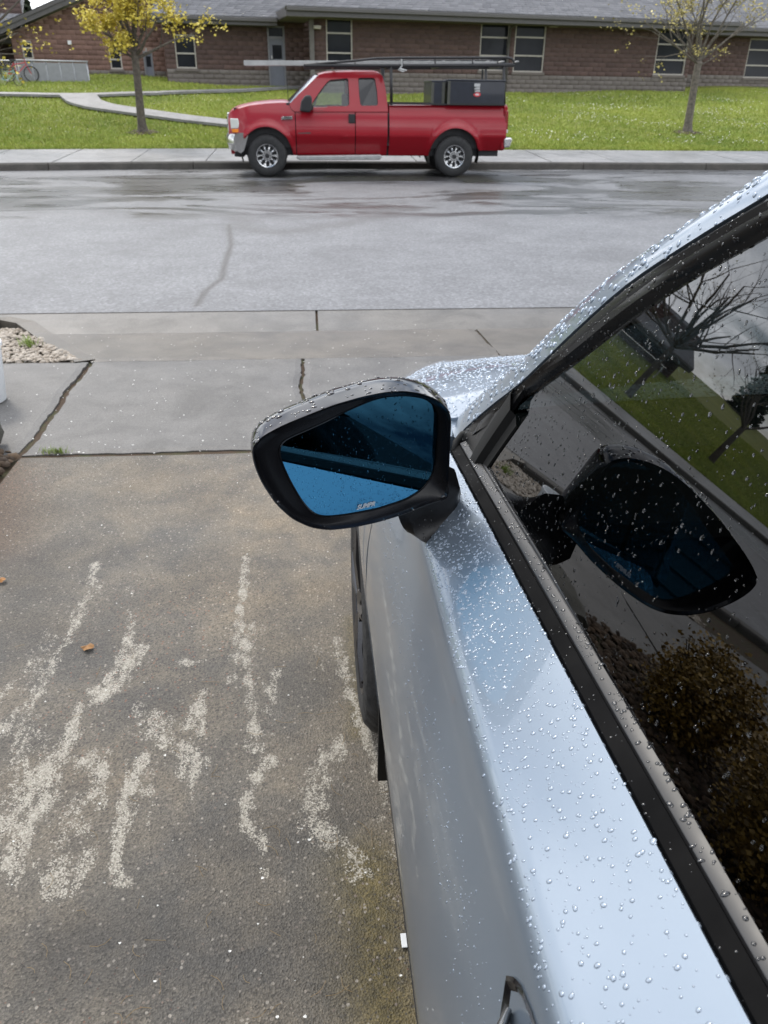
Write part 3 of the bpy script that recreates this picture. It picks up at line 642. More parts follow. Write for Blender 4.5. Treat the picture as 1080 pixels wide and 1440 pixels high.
cb(qp, 'quarter_panel', M_doorpaint, smooth='angle', ang=50); cb(mir(qp), 'quarter_panel', M_doorpaint, smooth='angle', ang=50)
# front wing and bonnet from stations
ST = {1.30: [(.140, .22), (.120, .45), (.0965, .69), (.1035, .83), (.123, .93), (.1465, 1.003), (.157, 1.0285), (.19, 1.045), (.228, 1.058), (.231, 1.059), (.5, 1.084), (CX, 1.10)],
 1.6: [(.125, .25), (.105, .45), (.0965, .69), (.1065, .83), (.132, .925), (.153, .975), (.175, 1.001), (.21, 1.020), (.26, 1.033), (.263, 1.034), (.5, 1.058), (CX, 1.075)],
 1.85: [(.11, .25), (.10, .45), (.097, .69), (.118, .80), (.152, .875), (.180, .922), (.212, .955), (.26, .983), (.315, 1.000), (.318, 1.001), (.5, 1.022), (CX, 1.04)],
 2.1: [(.12, .25), (.11, .45), (.115, .66), (.15, .76), (.195, .828), (.228, .866), (.262, .895), (.31, .922), (.365, .940), (.368, .941), (.55, .955), (CX, .975)],
 2.4: [(.20, .25), (.19, .45), (.20, .62), (.23, .71), (.27, .765), (.30, .792), (.33, .812), (.38, .832), (.43, .845), (.433, .846), (.6, .857), (CX, .878)],
 2.62: [(.36, .25), (.34, .42), (.35, .53), (.37, .59), (.39, .63), (.41, .65), (.44, .67), (.48, .685), (.52, .692), (.523, .693), (.63, .70), (CX, .72)],
 2.70: [(.60, .25), (.55, .36), (.55, .42), (.56, .47), (.57, .50), (.58, .52), (.6, .535), (.62, .55), (.65, .56), (.653, .56), (.7, .565), (CX, .57)]}
sy = sorted(ST); dens = {}
STN = catmull([np.r_[y, np.array(ST[y]).ravel()] for y in sy], 12)
wing, hood = [], []
for s in STN:
    hskip = s[0] < 1.40
    y = s[0]; P = s[1:].reshape(-1, 2); out = catmull(list(P[:9]), 6); hd = catmull(list(P[9:]), 8)
    C_ = resample(clip_low(out, arch(y, WF)), 60)
    wing.append([(C_[0][0]+.03, y, C_[0][1])]+[(a, y, b) for a, b in C_]+[(C_[-1][0]+.004, y, C_[-1][1]-.002), (C_[-1][0]+.06, y, C_[-1][1]-.004)])
    hd = [np.array(C_[-1])+np.array((.0012, 0))]+list(hd[1:]); hskip or hood.append([(hd[0][0]-.000, y, hd[0][1]-.02)]+[(a, y, b) for a, b in hd])
for r in wing[:13]:                                # rear edge follows the shut line
    pass
wing2 = []
for i, r in enumerate(wing):
    wing2.append([(x, (gap_y(z)+.004)+(y-1.30)*(2.7-gap_y(z))/(1.4), z) for x, y, z in r])
w_ = MB().grid(rim_fold(wing2)); cb(w_, 'front_wing', M_paint, smooth='angle', ang=50); cb(mir(w_), 'front_wing', M_paint, smooth='angle', ang=50)
hb = MB(); hrows = [r+[(2*CX-x, y, z) for x, y, z in reversed(r[:-1])] for r in hood]
hb.grid([[(x, y, z-.05) for x, y, z in hrows[0]]]+hrows); cb(hb, 'bonnet', M_paint, smooth='angle', ang=50)
# nose, floor, wheel housings
b = MB(); b.box((.40, 2.44, .22), (2*CX-.40, 2.62, .50)); b.box((.14, -1.75, .20), (2*CX-.14, 1.36, .42)); b.box((.38, 1.36, .25), (2*CX-.38, 2.4, .72)); b.box((.2, -1.86, .3), (2*CX-.2, -1.3, .95))
cb(b, 'underbody', M_inside)
for c in (WF, WR):
    b = MB(); rows = []
    for x in (.13, .40): rows.append([(x, c+.403*math.cos(a), .35+.403*math.sin(a)) for a in np.linspace(-.5, PI+.5, 28)])
    b.grid(rows); b.add(rows[1], [tuple(range(28))]); cb(b, 'wheel_liner', M_satin); cb(mir(b), 'wheel_liner', M_satin)
b = MB(); b.add([(.124, 1.36, .46), (.126, 1.40, .10), (.26, 1.40, .10), (.26, 1.36, .46), (.124, 1.350, .46), (.126, 1.388, .10), (.26, 1.388, .10), (.26, 1.350, .46)], [(0, 1, 2, 3), (7, 6, 5, 4), (0, 4, 5, 1), (1, 5, 6, 2), (2, 6, 7, 3), (3, 7, 4, 0)]); cb(b, 'mud_flap', M_satin)
# wheels
def wheel(cx, cy, side):
    r = thing_part('wheel', (cx, cy, RW))
    b = MB(); rows = []; N = 96
    W2 = .11
    pr = [(-W2+.012, .235), (-W2+.002, .25), (-W2-.003, .285), (-W2+.004, .318), (-W2+.022, .338), (-W2+.032, .345), (-.06, .347), (-.059, .338), (-.051, .338), (-.050, .349), (-.006, .35), (-.005, .34), (.005, .34), (.006, .35), (.050, .349), (.051, .338), (.059, .338), (.06, .347), (W2-.032, .345), (W2-.022, .338), (W2-.004, .318), (W2+.003, .285), (W2-.002, .25), (W2-.012, .235)]
    for k in range(N):
        a = 2*PI*k/N; c_, s_ = math.cos(a), math.sin(a); row = []
        for i, (u, q) in enumerate(pr):
            if i in (4, 5, 6, 17, 18, 19) and k % 3 == 0: q -= .006
            row.append((u*side, q*c_, q*s_))
        rows.append(row)
    b.grid(rows, close_u=True); b.build('tyre', M_tyre, r, smooth='angle', ang=35)
    b = MB(); rows = [[(u*side, q*math.cos(2*PI*k/64), q*math.sin(2*PI*k/64)) for u, q in ((-.10, .236), (-.108, .242), (-.104, .226), (-.06, .21), (.09, .205), (.10, .236))] for k in range(64)]; b.grid(rows, close_u=True)
    for k in range(5):
        for dlt in (-.09, .09):
            a = 2*PI*k/5+dlt; a2 = a+dlt*.6
            b.tube([(-.085*side, .05*math.cos(a), .05*math.sin(a)), (-.10*side, .14*math.cos(a2), .14*math.sin(a2)), (-.098*side, .225*math.cos(a2), .225*math.sin(a2))], [.026, .018, .016], 6)
    b.tube([(-.09*side, 0, 0), (-.108*side, 0, 0)], .055, 20); b.build('rim', M_rimdark, r, smooth='angle')
def thing_part(name, loc, parent=car, co=CO):
    o = bpy.data.objects.new(name, None); COL.objects.link(o); o.parent = parent; o.location = (loc[0]-co[0], loc[1]-co[1], loc[2]-co[2]); return o
for c in (WF, WR): wheel(.211, c, 1); wheel(2*CX-.211, c, -1)
# ---- greenhouse: everything on the leaning side-glass surface
def gx(z, y=0.0): return .264+.34*(z-1.1)-.05*(z-1.1)*(1.6-z)*1.2
GPL = ((.264, 0, 1.1), (1, 0, -.34))
def gyz(pts): return [tuple(atpl(x, y, *GPL)[1:]) for x, y in pts]
def onward(L, steps): return L+[(L[-1][0]+a, L[-1][1]+b) for a, b in steps]
def S3(y, z, off=0.0): return (gx(z)-off*.92, y, z+off*.39)       # off: proud of the surface
K = catmull(onward(gyz([(645, 626), (652, 610), (695, 574), (740, 540), (815, 470), (890, 405), (985, 342), (1080, 285)]), [(-.06, .038), (-.14, .078), (-.26, .112), (-.48, .14), (-.83, .148), (-1.33, .13), (-1.83, .07), (-2.27, -.05)]), 10)
O_ = catmull(onward([tuple(atpl(x, y, (.299, 0, 1.1), (1, 0, -.34))[1:]) for x, y in ([(640, 604), (652, 582), (702, 537), (752, 500), (835, 420), (930, 353), (1000, 307), (1073, 261)])], [(-.06, .040), (-.14, .082), (-.27, .120), (-.49, .155), (-.84, .165), (-1.34, .15), (-1.84, .09), (-2.32, -.03)]), 10)
NK = 90; K = resample(K, NK); O_ = resample(O_, NK)
def rail(parts): return MB().grid(parts)
rows = []
for (ky, kz), (oy, oz) in zip(K, O_):
    a = np.array(S3(ky, kz)); o = np.array(S3(oy, oz)); o[0] += .035
    nrm = np.array((-.62, .30, .72)); r = [tuple(a+np.array((.012, 0, -.004)))]
    for t in np.linspace(0, 1, 9): r.append(tuple(a+(o-a)*t+nrm*.015*math.sin(PI*min(1, t*.9+.1))**.8))
    r.append(tuple(o+np.array((.03, .0, -.01)))); rows.append(r)
pil = MB().grid(rows); cb(pil, 'roof_rail', M_paint, smooth='angle', ang=60); cb(mir(pil), 'roof_rail', M_paint, smooth='angle', ang=60)
edge = [(r[-2][0]+.004, r[-2][1], r[-2][2]-.002) for r in rows]
# windscreen and roof between the rails
sh = []; rf = []
for p in edge:
    (x, y, z) = p; row = []
    for t in np.linspace(0, 1, 15):
        X_ = x+(2*CX-2*x)*t; bul = 4*t*(1-t)
        row.append((X_, y+bul*.14*max(0, min(1, (y-.3)/.5)), z+bul*.05))
    (sh if y > .62 else rf).append(row)
rf = [sh[-1]]+rf
cb(MB().grid(sh), 'windscreen', M_shield, smooth=True); cb(MB().grid(rf), 'roof', M_paint, smooth=True)
rear = [rf[-1], [(x+(CX-x)*.02, -1.80, 1.12) for x, y, z in rf[-1]]]; cb(MB().grid(rear), 'rear_window', M_glass)
cb(MB().grid([rear[1], [(x, -1.88, .95) for x, y, z in rear[1]], [(x, -1.86, .35) for x, y, z in rear[1]]]), 'tailgate', M_paint)
# window opening outline G (front glass) and frame
G = catmull(onward(gyz([(712, 583), (725, 565), (757, 540), (790, 515), (855, 467), (920, 420), (1000, 372), (1080, 327)]), [(-.06, .036), (-.14, .072), (-.26, .098), (-.48, .118), (-.80, .122), (-1.0, .118)]), 8)
G = resample(G, 60)
fr = MB(); rows = []
Kf = resample([k for k in K if k[0] > -.30], 60)
for i in range(60):
    g = G[i]; k = Kf[i]
    off = [.003, .0045, .001, .004, .002, -.006, -.012]; ts = [0, .10, .30, .42, .66, .8, 1.0]
    rows.append([S3(k[0]+(g[0]-k[0])*t, k[1]+(g[1]-k[1])*t, o) for t, o in zip(ts, off)])
fr.grid(rows); cb(fr, 'window_frame', M_strip, smooth='angle', ang=45); cb(mir(fr), 'window_frame', M_strip, smooth='angle', ang=45)
def belt_z(y): return 1.10+belt_shift(y)[1]
# sail panel (black triangle) and upright divider
tri = gyz([(646, 632), (652, 662), (662, 655), (700, 605), (730, 562), (748, 536), (700, 570)])
b = MB(); b.prism([S3(y, z, -.006) for y, z in tri], (-.007, 0, .003)); cb(b, 'sail_panel', M_strip); cb(mir(b), 'sail_panel', M_strip)
b = MB(); bar = catmull(gyz([(662, 658), (677, 632), (699, 600), (726, 562)]), 6)
rows = []
for (y, z) in bar: rows.append([S3(y+.012, z+.012, -.01), S3(y+.012, z+.012, .004), S3(y+.004, z+.004, .008), S3(y-.014, z-.012, .006), S3(y-.020, z-.016, -.004), S3(y-.032, z-.026, -.006), S3(y-.034, z-.028, -.014)])
b.grid(rows); cb(b, 'window_divider', M_rubber, smooth='angle'); cb(mir(b), 'window_divider', M_rubber, smooth='angle')
# glass panes
def pane(bottom_y, G_, name):
    rows = []
    for (y, z) in G_:
        z0 = belt_z(y)-.012; r = []
        for t in np.linspace(0, 1, 14): zz = z0+(z+.006-z0)*t; r.append(S3(y, zz, -.009))
        rows.append(r)
    return MB().grid(rows)
Gp = gyz([(655, 652), (680, 620)])+list(map(tuple, G))
gp = pane(0, Gp, ''); side_glass = cb(gp, 'front_side_window', M_glass, smooth=True); cb(mir(gp), 'front_side_window', M_glass, smooth=True)
Gr = [(-.36, 1.572), (-.6, 1.56), (-.85, 1.53), (-1.05, 1.485), (-1.25, 1.40), (-1.36, 1.27)]
gp2 = pane(0, resample(catmull(Gr, 6), 30), ''); cb(gp2, 'rear_side_window', M_glass, smooth=True); cb(mir(gp2), 'rear_side_window', M_glass, smooth=True)
b = MB(); b.grid([[S3(y, z, .002) for z in np.linspace(1.13, 1.60, 8)] for y in (-.265, -.31, -.355)]); cb(b, 'door_post', M_gloss); cb(mir(b), 'door_post', M_gloss)
b = MB(); b.grid([[S3(y, 1.17+(zt-1.17)*t, .001) for t in np.linspace(0, 1, 6)] for y, zt in ((-1.34, 1.30), (-1.36, 1.42), (-1.45, 1.42), (-1.7, 1.2))]); cb(b, 'rear_pillar', M_paint); cb(mir(b), 'rear_pillar', M_paint)
fr = MB(); rows = []
Kr = resample([k for k in K if -1.42 < k[0] < -.33], 30); Grr = resample(catmull(Gr, 6), 30)
for k, g in zip(Kr, Grr): rows.append([S3(k[0]+(g[0]-k[0])*t, k[1]+(g[1]-k[1])*t, o) for t, o in ((0, .003), (.3, .004), (.8, .0), (1, -.012))])
fr.grid(rows); cb(fr, 'rear_window_frame', M_strip); cb(mir(fr), 'rear_window_frame', M_strip)
# belt mouldings: flat black band, glossy ledge and ribs, wiper lip
def belt_section(sec, y0, y1, n=30):
    rows = []
    for y in np.linspace(y0, y1, n):
        dx, dz = belt_shift(y); rows.append([(x+dx, y, z+dz) for x, z in sec])
    return MB().grid(rows)
ends = 1.222
secA = [(.238, 1.060), (.2385, 1.079), (.2400, 1.0800), (.2525, 1.0860), (.2535, 1.0850), (.2535, 1.06)]
secB = [(.2540, 1.06), (.2540, 1.0890), (.2548, 1.0900), (.2656, 1.0948), (.2664, 1.0943), (.2670, 1.0932), (.2676, 1.0934), (.2684, 1.0952), (.2700, 1.0962), (.2712, 1.0955), (.2718, 1.0940), (.2726, 1.0945), (.2734, 1.0968), (.2752, 1.0980), (.2768, 1.0968), (.2775, 1.06)]
secC = [(.279, 1.07), (.2795, 1.0975), (.2830, 1.0965), (.2850, 1.0935), (.286, 1.07)]
trimA = None
for sec, nm, mt in ((secA, 'belt_band', M_band), (secB, 'belt_moulding', M_mould), (secC, 'glass_wiper_lip', M_rubber)):
    q = belt_section(sec, -1.5, ends); e = q.v[-len(sec):]; q.f.append(tuple(range(len(q.v)-len(sec), len(q.v)))); q.m.append(0)
    o = cb(q, nm, mt, smooth='angle', ang=35); cb(mir(q), nm, mt, smooth='angle', ang=35)
    if nm == 'belt_moulding': belt_obj = o
    if nm == 'belt_band': band_obj = o
# rubber corner joining belt and sail panel
b = MB(); b.tube([(.236, 1.215, 1.066), (.244, 1.235, 1.075), (.256, 1.243, 1.084), (.270, 1.235, 1.092), (.282, 1.222, 1.098)], [.005, .007, .008, .007, .005], 8); cb(b, 'corner_seal', M_rubber, smooth=True)
# cowl, wing-top finisher, wiper
b = MB(); b.grid([[(x, y, z) for y, z in ((1.22, 1.046+.02*t), (1.30, 1.052+.03*t), (1.38, 1.058+.035*t), (1.43, 1.046+.032*t))] for x, t in zip(np.linspace(.30, 2*CX-.30, 12), 4*np.linspace(0, 1, 12)*(1-np.linspace(0, 1, 12)))]); cb(b, 'cowl_panel', M_satin)
# interior: dash, wheel, seats, door card, inside mirror
b = MB(); b.box((.34, .95, .72), (2*CX-.34, 1.30, 1.04)); b.box((.27, -1.6, .42), (2*CX-.27, 1.2, .50)); cb(b, 'dashboard', M_inside, bevel=.04)
b = MB(); b.box((.285, -.3, .5), (.30, 1.2, 1.06)); b.box((.24, -.25, .86), (.36, .5, .92)); cb(b, 'door_card', M_inside)
for sx in (.62, 1.37):
    b = MB(); b.box((sx-.24, -.05, .5), (sx+.24, .45, .68)); cb(b, 'seat', M_seat, bevel=.06)
    b = MB(); b.add([(sx-.23, -.02, .66), (sx+.23, -.02, .66), (sx+.21, -.26, 1.24), (sx-.21, -.26, 1.24), (sx-.23, -.16, .62), (sx+.23, -.16, .62), (sx+.21, -.38, 1.22), (sx-.21, -.38, 1.22)], [(0, 1, 2, 3), (7, 6, 5, 4), (0, 4, 5, 1), (1, 5, 6, 2), (2, 6, 7, 3), (3, 7, 4, 0)]); cb(b, 'backrest', M_seat, bevel=.05)
    b = MB(); b.box((sx-.13, -.40, 1.28), (sx+.13, -.30, 1.46)); cb(b, 'headrest', M_seat, bevel=.04)
b = MB(); b.box((.32, -1.55, .5), (2*CX-.32, -1.0, .72)); b.box((.34, -1.62, .7), (2*CX-.34, -1.42, 1.2)); cb(b, 'rear_seat', M_seat, bevel=.06)
b = MB(); ring = [(.62+.185*math.cos(a), .72+.185*math.sin(a)*.42, .98+.185*math.sin(a)*.9) for a in np.linspace(0, 2*PI, 40)]; b.tube(ring, .015, 8, caps=False)
for a in (.15, PI-.15, -PI/2): b.tube([(.62, .73, .98), (.62+.18*math.cos(a), .72+.18*math.sin(a)*.42, .98+.18*math.sin(a)*.9)], .014, 6)
b.tube([(.62, .74, .99), (.62, .95, .86)], .04, 10); cb(b, 'steering_wheel', M_inside, smooth='angle')
b = MB(); b.box((CX-.12, .60, 1.43), (CX+.12, .63, 1.50)); b.tube([(CX, .62, 1.48), (CX, .70, 1.55)], .012, 6); cb(b, 'inside_mirror', M_inside, bevel=.012)
# ---- door mirror
mirror_thing = thing_part('door_mirror', (0.05, .95, 1.17))
MO_ = (0.05, .95, 1.17)
NM = Vector((.36, -1.0, .12)).normalized()          # rim plane normal, towards the viewer
MP0 = (0.052, .93, 1.18)
rim_px = [(352.7, 628), (367, 613), (397, 597), (430, 583.5), (470, 568), (510, 556.5), (543, 550), (570, 548.5), (596, 553), (618, 562), (633, 577), (635.5, 590), (634, 612), (632.5, 650), (631, 702), (612, 706), (593, 713), (570, 723), (530, 735), (497, 742), (463, 746), (437, 742.5), (410, 730), (387, 709), (367, 679), (355.5, 652)]
glass_px = [(393, 638), (398, 653), (408, 675), (423, 701), (437, 718), (447, 724.5), (460, 726), (487, 723), (530, 715), (570, 702), (593, 688), (607, 670), (612, 650), (615, 612), (616, 585), (612, 573), (604, 564), (593, 559.5), (570, 556.5), (543, 558), (523, 563), (490, 577), (457, 594), (423, 609), (400, 619), (393, 627)]
NR = 120
rimP = closed_resample([atpl(x, y, MP0, NM) for x, y in rim_px], NR)
cen = rimP.mean(0); Nn = np.array(NM); Fd = np.array((-.06, 1.0, 0.0))
NG = Vector((.425, -1.0, .110)).normalized()           # the reflector has its own tilt inside the housing
gl_p0 = np.array(MP0)+Fd*.014
glsP = closed_resample([atpl(x, y, gl_p0, NG) for x, y in glass_px[::-1]], NR)
def align(A, B):
    k = min(range(len(B)), key=lambda k: np.linalg.norm(np.roll(B, -k, 0)-A, axis=1).sum()); return np.roll(B, -k, 0)
glsP = align(rimP, glsP)
def smooth_loop(L, n=3):
    for _ in range(n): L = (np.roll(L, 1, 0)+2*L+np.roll(L, -1, 0))/4
    return L
rimP = smooth_loop(rimP, 2); glsP = smooth_loop(glsP, 3)
def shell(L, d, s, sh=(0, 0, 0)): return cen+(L-cen)*s+Fd*d+np.array(sh)
upv = np.cross(Nn, (1, 0, 0)); upv /= np.linalg.norm(upv); upv = upv if upv[2] > 0 else -upv
loops = [shell(rimP, .004, .965), shell(rimP, -.001, .985), shell(rimP, -.001, .995), shell(rimP, .003, 1.0), shell(rimP, .012, 1.006), shell(rimP, .026, 1.008, (0, 0, .001)), shell(rimP, .042, 1.0, (0, 0, .002)), shell(rimP, .056, .975, (.001, 0, .002)), shell(rimP, .070, .92, (.003, 0, .002)), shell(rimP, .084, .83, (.005, 0, .001)), shell(rimP, .097, .68, (.007, 0, 0)), shell(rimP, .106, .47, (.008, 0, 0)), shell(rimP, .110, .22, (.008, 0, 0)), shell(rimP, .111, .03, (.008, 0, 0))]
mb = MB().grid([[tuple(p) for p in L] for L in loops], close_v=True)
housing = mb.build('mirror_housing', M_gloss, mirror_thing, MO_, smooth='angle', ang=45)
inner = [shell(rimP, .004, .968), shell(rimP, .006, .955), rimP*.5+glsP*.5+Fd*.002, rimP*.15+glsP*.85, glsP, glsP+Fd*.004]
mb = MB().grid([[tuple(p) for p in L] for L in inner], close_v=True); mb.build('mirror_bezel', M_bezel, mirror_thing, MO_, smooth='angle', ang=50)
gc = glsP.mean(0)
gp_ = [tuple(gc+(p-gc)*1.012) for p in glsP]
b = MB(); b.add(gp_, [tuple(range(NR))]); mirror_glass = b.build('mirror_glass', M_mirror, mirror_thing, MO_, fix=False)
b = MB(); gi = [tuple(gc+(np.array(p)-gc)*.985) for p in gp_]; go = [tuple(gc+(np.array(p)-gc)*1.003+Nn*.0015) for p in gp_]
b.grid([go, [tuple(np.array(p)+Nn*.0012) for p in gi]], close_v=True); b.build('glass_edge', M_gloss, mirror_thing, MO_)
# etched word on the reflector
cu = bpy.data.curves.new('etched_lettering', 'FONT'); cu.body = 'SUMPR'; cu.size = .0090; cu.shear = .45; cu.extrude = .0001; cu.offset = .00035; cu.align_x = 'CENTER'; cu.align_y = 'CENTER'
ft = bpy.data.objects.new('etched_lettering_curve', cu); COL.objects.link(ft)
dg = bpy.context.evaluated_depsgraph_get(); me = bpy.data.meshes.new_from_object(ft.evaluated_get(dg)); bpy.data.objects.remove(ft)
lp = atpl(513.5, 711, gc, np.array(NG)); xr = Vector(atpl(530, 706.5, gc, np.array(NG))-atpl(497, 714, gc, np.array(NG))).normalized(); zz = NG; yr = zz.cross(xr)
me.transform(Matrix.Translation(Vector(lp)+NG*.0012-Vector(MO_)) @ Matrix((xr, yr, zz)).transposed().to_4x4())
me.materials.clear(); me.materials.append(simple('etched_white', (.50, .56, .62), .6, var=.02)); o = bpy.data.objects.new('etched_lettering', me); COL.objects.link(o); o.parent = mirror_thing
# arm from door shoulder to housing
foot = [atz(x, y, z) for x, y, z in ((600, 764, 1.028), (628, 752, 1.037), (652, 728, 1.05), (660, 712, 1.06), (655, 690, 1.062), (640, 668, 1.062), (618, 690, 1.05), (590, 735, 1.02))]
foot = closed_resample(foot, 40)
topc = [atpl(x, y, np.array(MP0)+Fd*.05, NM) for x, y in ((560, 726), (592, 716), (630, 705), (648, 690), (640, 660), (620, 650), (590, 670), (566, 700))]
topc = align(foot, closed_resample(topc, 40))
b = MB(); Ls = [foot*(1-t)+topc*t+np.array((-.006, 0, -.010))*math.sin(PI*t) for t in np.linspace(0, 1, 7)]; Ls = [foot+np.array((.01, .01, -.03))]+Ls
b.grid([[tuple(p) for p in L] for L in Ls], close_v=True); b.f.append(tuple(range(len(b.v)-40, len(b.v)))); b.m.append(0)
arm = b.build('mirror_arm', M_armblk, mirror_thing, MO_, smooth='angle', ang=50)
# turn-signal slot on the housing edge
b = MB(); L0 = [shell(rimP, .012, 1.004), shell(rimP, .018, 1.006), shell(rimP, .024, 1.003)]
k0 = min(range(NR), key=lambda i: np.linalg.norm(rimP[i]-atpl(356, 665, MP0, NM)))
b.grid([[tuple(L[(k0+j) % NR]) for j in range(-6, 7)] for L in L0]); b.build('side_repeater', M_chrome, mirror_thing, MO_)
# door handle near the bottom of the view
hr = thing_part('door_handle', (.12, .30, .95))
def flank(y, z):
    P = np.array(door_profile(y)); return np.interp(z, P[:, 1], P[:, 0])
hy0, hz0 = .357, .958
ol = [(.357, .952), (.345, .968), (.31, .978), (.24, .982), (.15, .978), (.11, .965), (.10, .94), (.13, .915), (.22, .905), (.30, .915), (.34, .933)]
olc = closed_resample(ol, 44)
oc = olc.mean(0)
rows = []
olc = olc+np.array((.008, .028)); oc = olc.mean(0)
for s, d in ((1.03, -.0015), (1.0, -.003), (.95, -.001), (.86, .006), (.6, .012), (.05, .014)):
    rows.append([(flank(y, z)+d, y, z) for y, z in (oc+(olc-oc)*s)])
MB().grid(rows, close_v=True).build('handle_cup', M_gloss, hr, (.12, .30, .95), smooth='angle')
b = MB(); rows = []
for t in np.linspace(0, 1, 14):
    y = .343-.21*t; zc = .974-.004*t; x = flank(y, zc)-.004-.022*math.sin(PI*t)**.5; r_ = .004+.012*math.sin(PI*min(1, t*1.0+.02))**.5
    rows.append([(x+.55*r_*math.cos(a), y, zc+1.15*r_*math.sin(a)) for a in np.linspace(0, 2*PI, 15)[:-1]])
b.grid(rows, close_v=True); b.build('handle_grip', M_grip, hr, (.12, .30, .95), smooth=True)
# ---- water drops: shapes on the surfaces nobody could count
def drops(objs, n, rmin, rmax, name, mat, parent=car, co=CO, keep=None, flat=.45, pw=2.2, nseg=10, stretch=.35, sdir=(0, 0, -1), over=4):
    T = []
    for o in objs:
        me = o.data; M = np.array(o.matrix_world) if False else None
        V = np.empty(len(me.vertices)*3, np.float32); me.vertices.foreach_get('co', V); V = V.reshape(-1, 3)
        off = Vector((0, 0, 0)); q = o
        while q is not None: off += q.location; q = q.parent
        V = V+np.array(off); me.calc_loop_triangles()
        t = np.empty(len(me.loop_triangles)*3, np.int32); me.loop_triangles.foreach_get('vertices', t); T.append(V[t.reshape(-1, 3)])
    T = np.concatenate(T); nr = np.cross(T[:, 1]-T[:, 0], T[:, 2]-T[:, 0]); ar = np.linalg.norm(nr, axis=1); nr = nr/(ar[:, None]+1e-12)
    nc = n*over
    pick = rng.choice(len(T), nc, p=ar/ar.sum()); u, v = rng.random(nc), rng.random(nc); sw = u+v > 1; u[sw] = 1-u[sw]; v[sw] = 1-v[sw]
    P = T[pick, 0]+(T[pick, 1]-T[pick, 0])*u[:, None]+(T[pick, 2]-T[pick, 0])*v[:, None]; N = nr[pick]
    k = np.ones(len(P), bool) if keep is None else keep(P, N)
    P, N = P[k][:n], N[k][:n]; n = len(P)
    if n == 0: return
    r = rmin+(rmax-rmin)*rng.random(n)**pw
    s = np.tile(np.array(sdir, float), (n, 1)); s = s-N*(s*N).sum(1)[:, None]; ln = np.linalg.norm(s, axis=1)[:, None]; s = np.where(ln < 1e-3, np.cross(N, (1., 0, 0)), s); s /= np.linalg.norm(s, axis=1)[:, None]+1e-9
    ang = rng.normal(0, .5, n)[:, None]; t = np.cross(N, s); s2 = s*np.cos(ang)+t*np.sin(ang); t2 = np.cross(N, s2)
    el = 1+rng.random(n)*stretch*2
    rings = [(1.0, -.06), (1.0, .10), (.86, .48), (.55, .82)]; VV = np.empty((n, len(rings)*nseg+1, 3)); wobr = 1+rng.normal(0, .07, (n, nseg))
    for i, (rr, hh) in enumerate(rings):
        for j in range(nseg):
            a = 2*PI*j/nseg
            VV[:, i*nseg+j] = P+(s2*(math.cos(a)*rr*el[:, None])+t2*(math.sin(a)*rr))*(r*wobr[:, j])[:, None]+N*(hh*flat*r)[:, None]
    VV[:, -1] = P+N*(flat*r)[:, None]
    f = []
    for i in range(len(rings)-1):
        for j in range(nseg):
            a, b_ = i*nseg+j, i*nseg+(j+1) % nseg; f += [(a, b_, b_+nseg), (a, b_+nseg, a+nseg)]
    for j in range(nseg): f.append(((len(rings)-1)*nseg+j, (len(rings)-1)*nseg+(j+1) % nseg, len(rings)*nseg))
    F = (np.array(f)[None]+(len(rings)*nseg+1)*np.arange(n)[:, None, None]).reshape(-1, 3)
    o = np_mesh(name, VV.reshape(-1, 3)-np.array(co), F, mat, parent, smooth=True); o['kind'] = 'stuff'; return o
doorL = door; wingL = [o for o in car.children if o.name == 'front_wing'][0]; hoodO = [o for o in car.children if o.name.startswith('bonnet')][0]
railL = [o for o in car.children if o.name == 'roof_rail'][0]; frameL = [o for o in car.children if o.name == 'window_frame'][0]; sailL = [o for o in car.children if o.name == 'sail_panel'][0]; cowlO = [o for o in car.children if o.name.startswith('cowl_panel')][0]
rearL = [o for o in car.children if o.name == 'rear_door'][0]
up = lambda P, N: (N[:, 2] > .35) | (N[:, 2] < -.35)
def flip(o):                                       # panels must face outward for the drops to sit outside
    me = o.data; c = sum(((Vector(p.normal) for p in me.polygons if abs(p.normal.x)+abs(p.normal.z) > .1)), Vector()); 
    if c.x > .0 and c.z < .35*abs(c.x) or c.z < -abs(c.x): me.flip_normals()
for o in (doorL, wingL, railL, frameL, sailL, rearL, side_glass): flip(o)
for o in (hoodO, belt_obj, band_obj, cowlO):
    if sum(p.normal.z*p.area for p in o.data.polygons) < 0: o.data.flip_normals()
shoulder = lambda P, N: (P[:, 2] > 1.026) & (P[:, 1] > .1) & (P[:, 1] < 1.36) & (N[:, 2] > .3)
drops([doorL], 3400, .0005, .0024, over=60, name='shoulder_drops', mat=M_droppaint, keep=lambda P, N: shoulder(P, N) & (rng.random(len(P)) < np.clip(.12+.88*((P[:, 1]-.25)/.7), .1, 1)), sdir=(-1, .6, -.3), stretch=.18, flat=.42)
drops([doorL], 900, .0004, .0012, 'flank_drops', M_droppaint, over=40, keep=lambda P, N: (P[:, 2] > .82) & (P[:, 2] < .965) & (P[:, 1] > .15) & (N[:, 0] < -.2) & (rng.random(len(P)) < np.exp(-((P[:, 2]-.925)/.035)**2)), flat=.5)
drops([doorL], 320, .0007, .0019, 'crease_drops', M_droppaint, over=60, keep=lambda P, N: (P[:, 2] > 1.021) & (P[:, 2] < 1.034) & (P[:, 1] > .1) & (N[:, 2] > .1), flat=.6)
drops([doorL, rearL], 2500, .001, .003, 'rear_drops', M_droppaint, keep=lambda P, N: (P[:, 2] > .98) & (P[:, 1] < .1), flat=.5, nseg=7)
drops([wingL, hoodO], 7500, .0012, .0040, 'bonnet_drops', M_droppaint, keep=lambda P, N: (P[:, 2] > .93) & (P[:, 1] < 2.35) & (P[:, 0] < 1.1) & (N[:, 2] > .35), flat=.5, nseg=8, pw=1.6, stretch=.2)
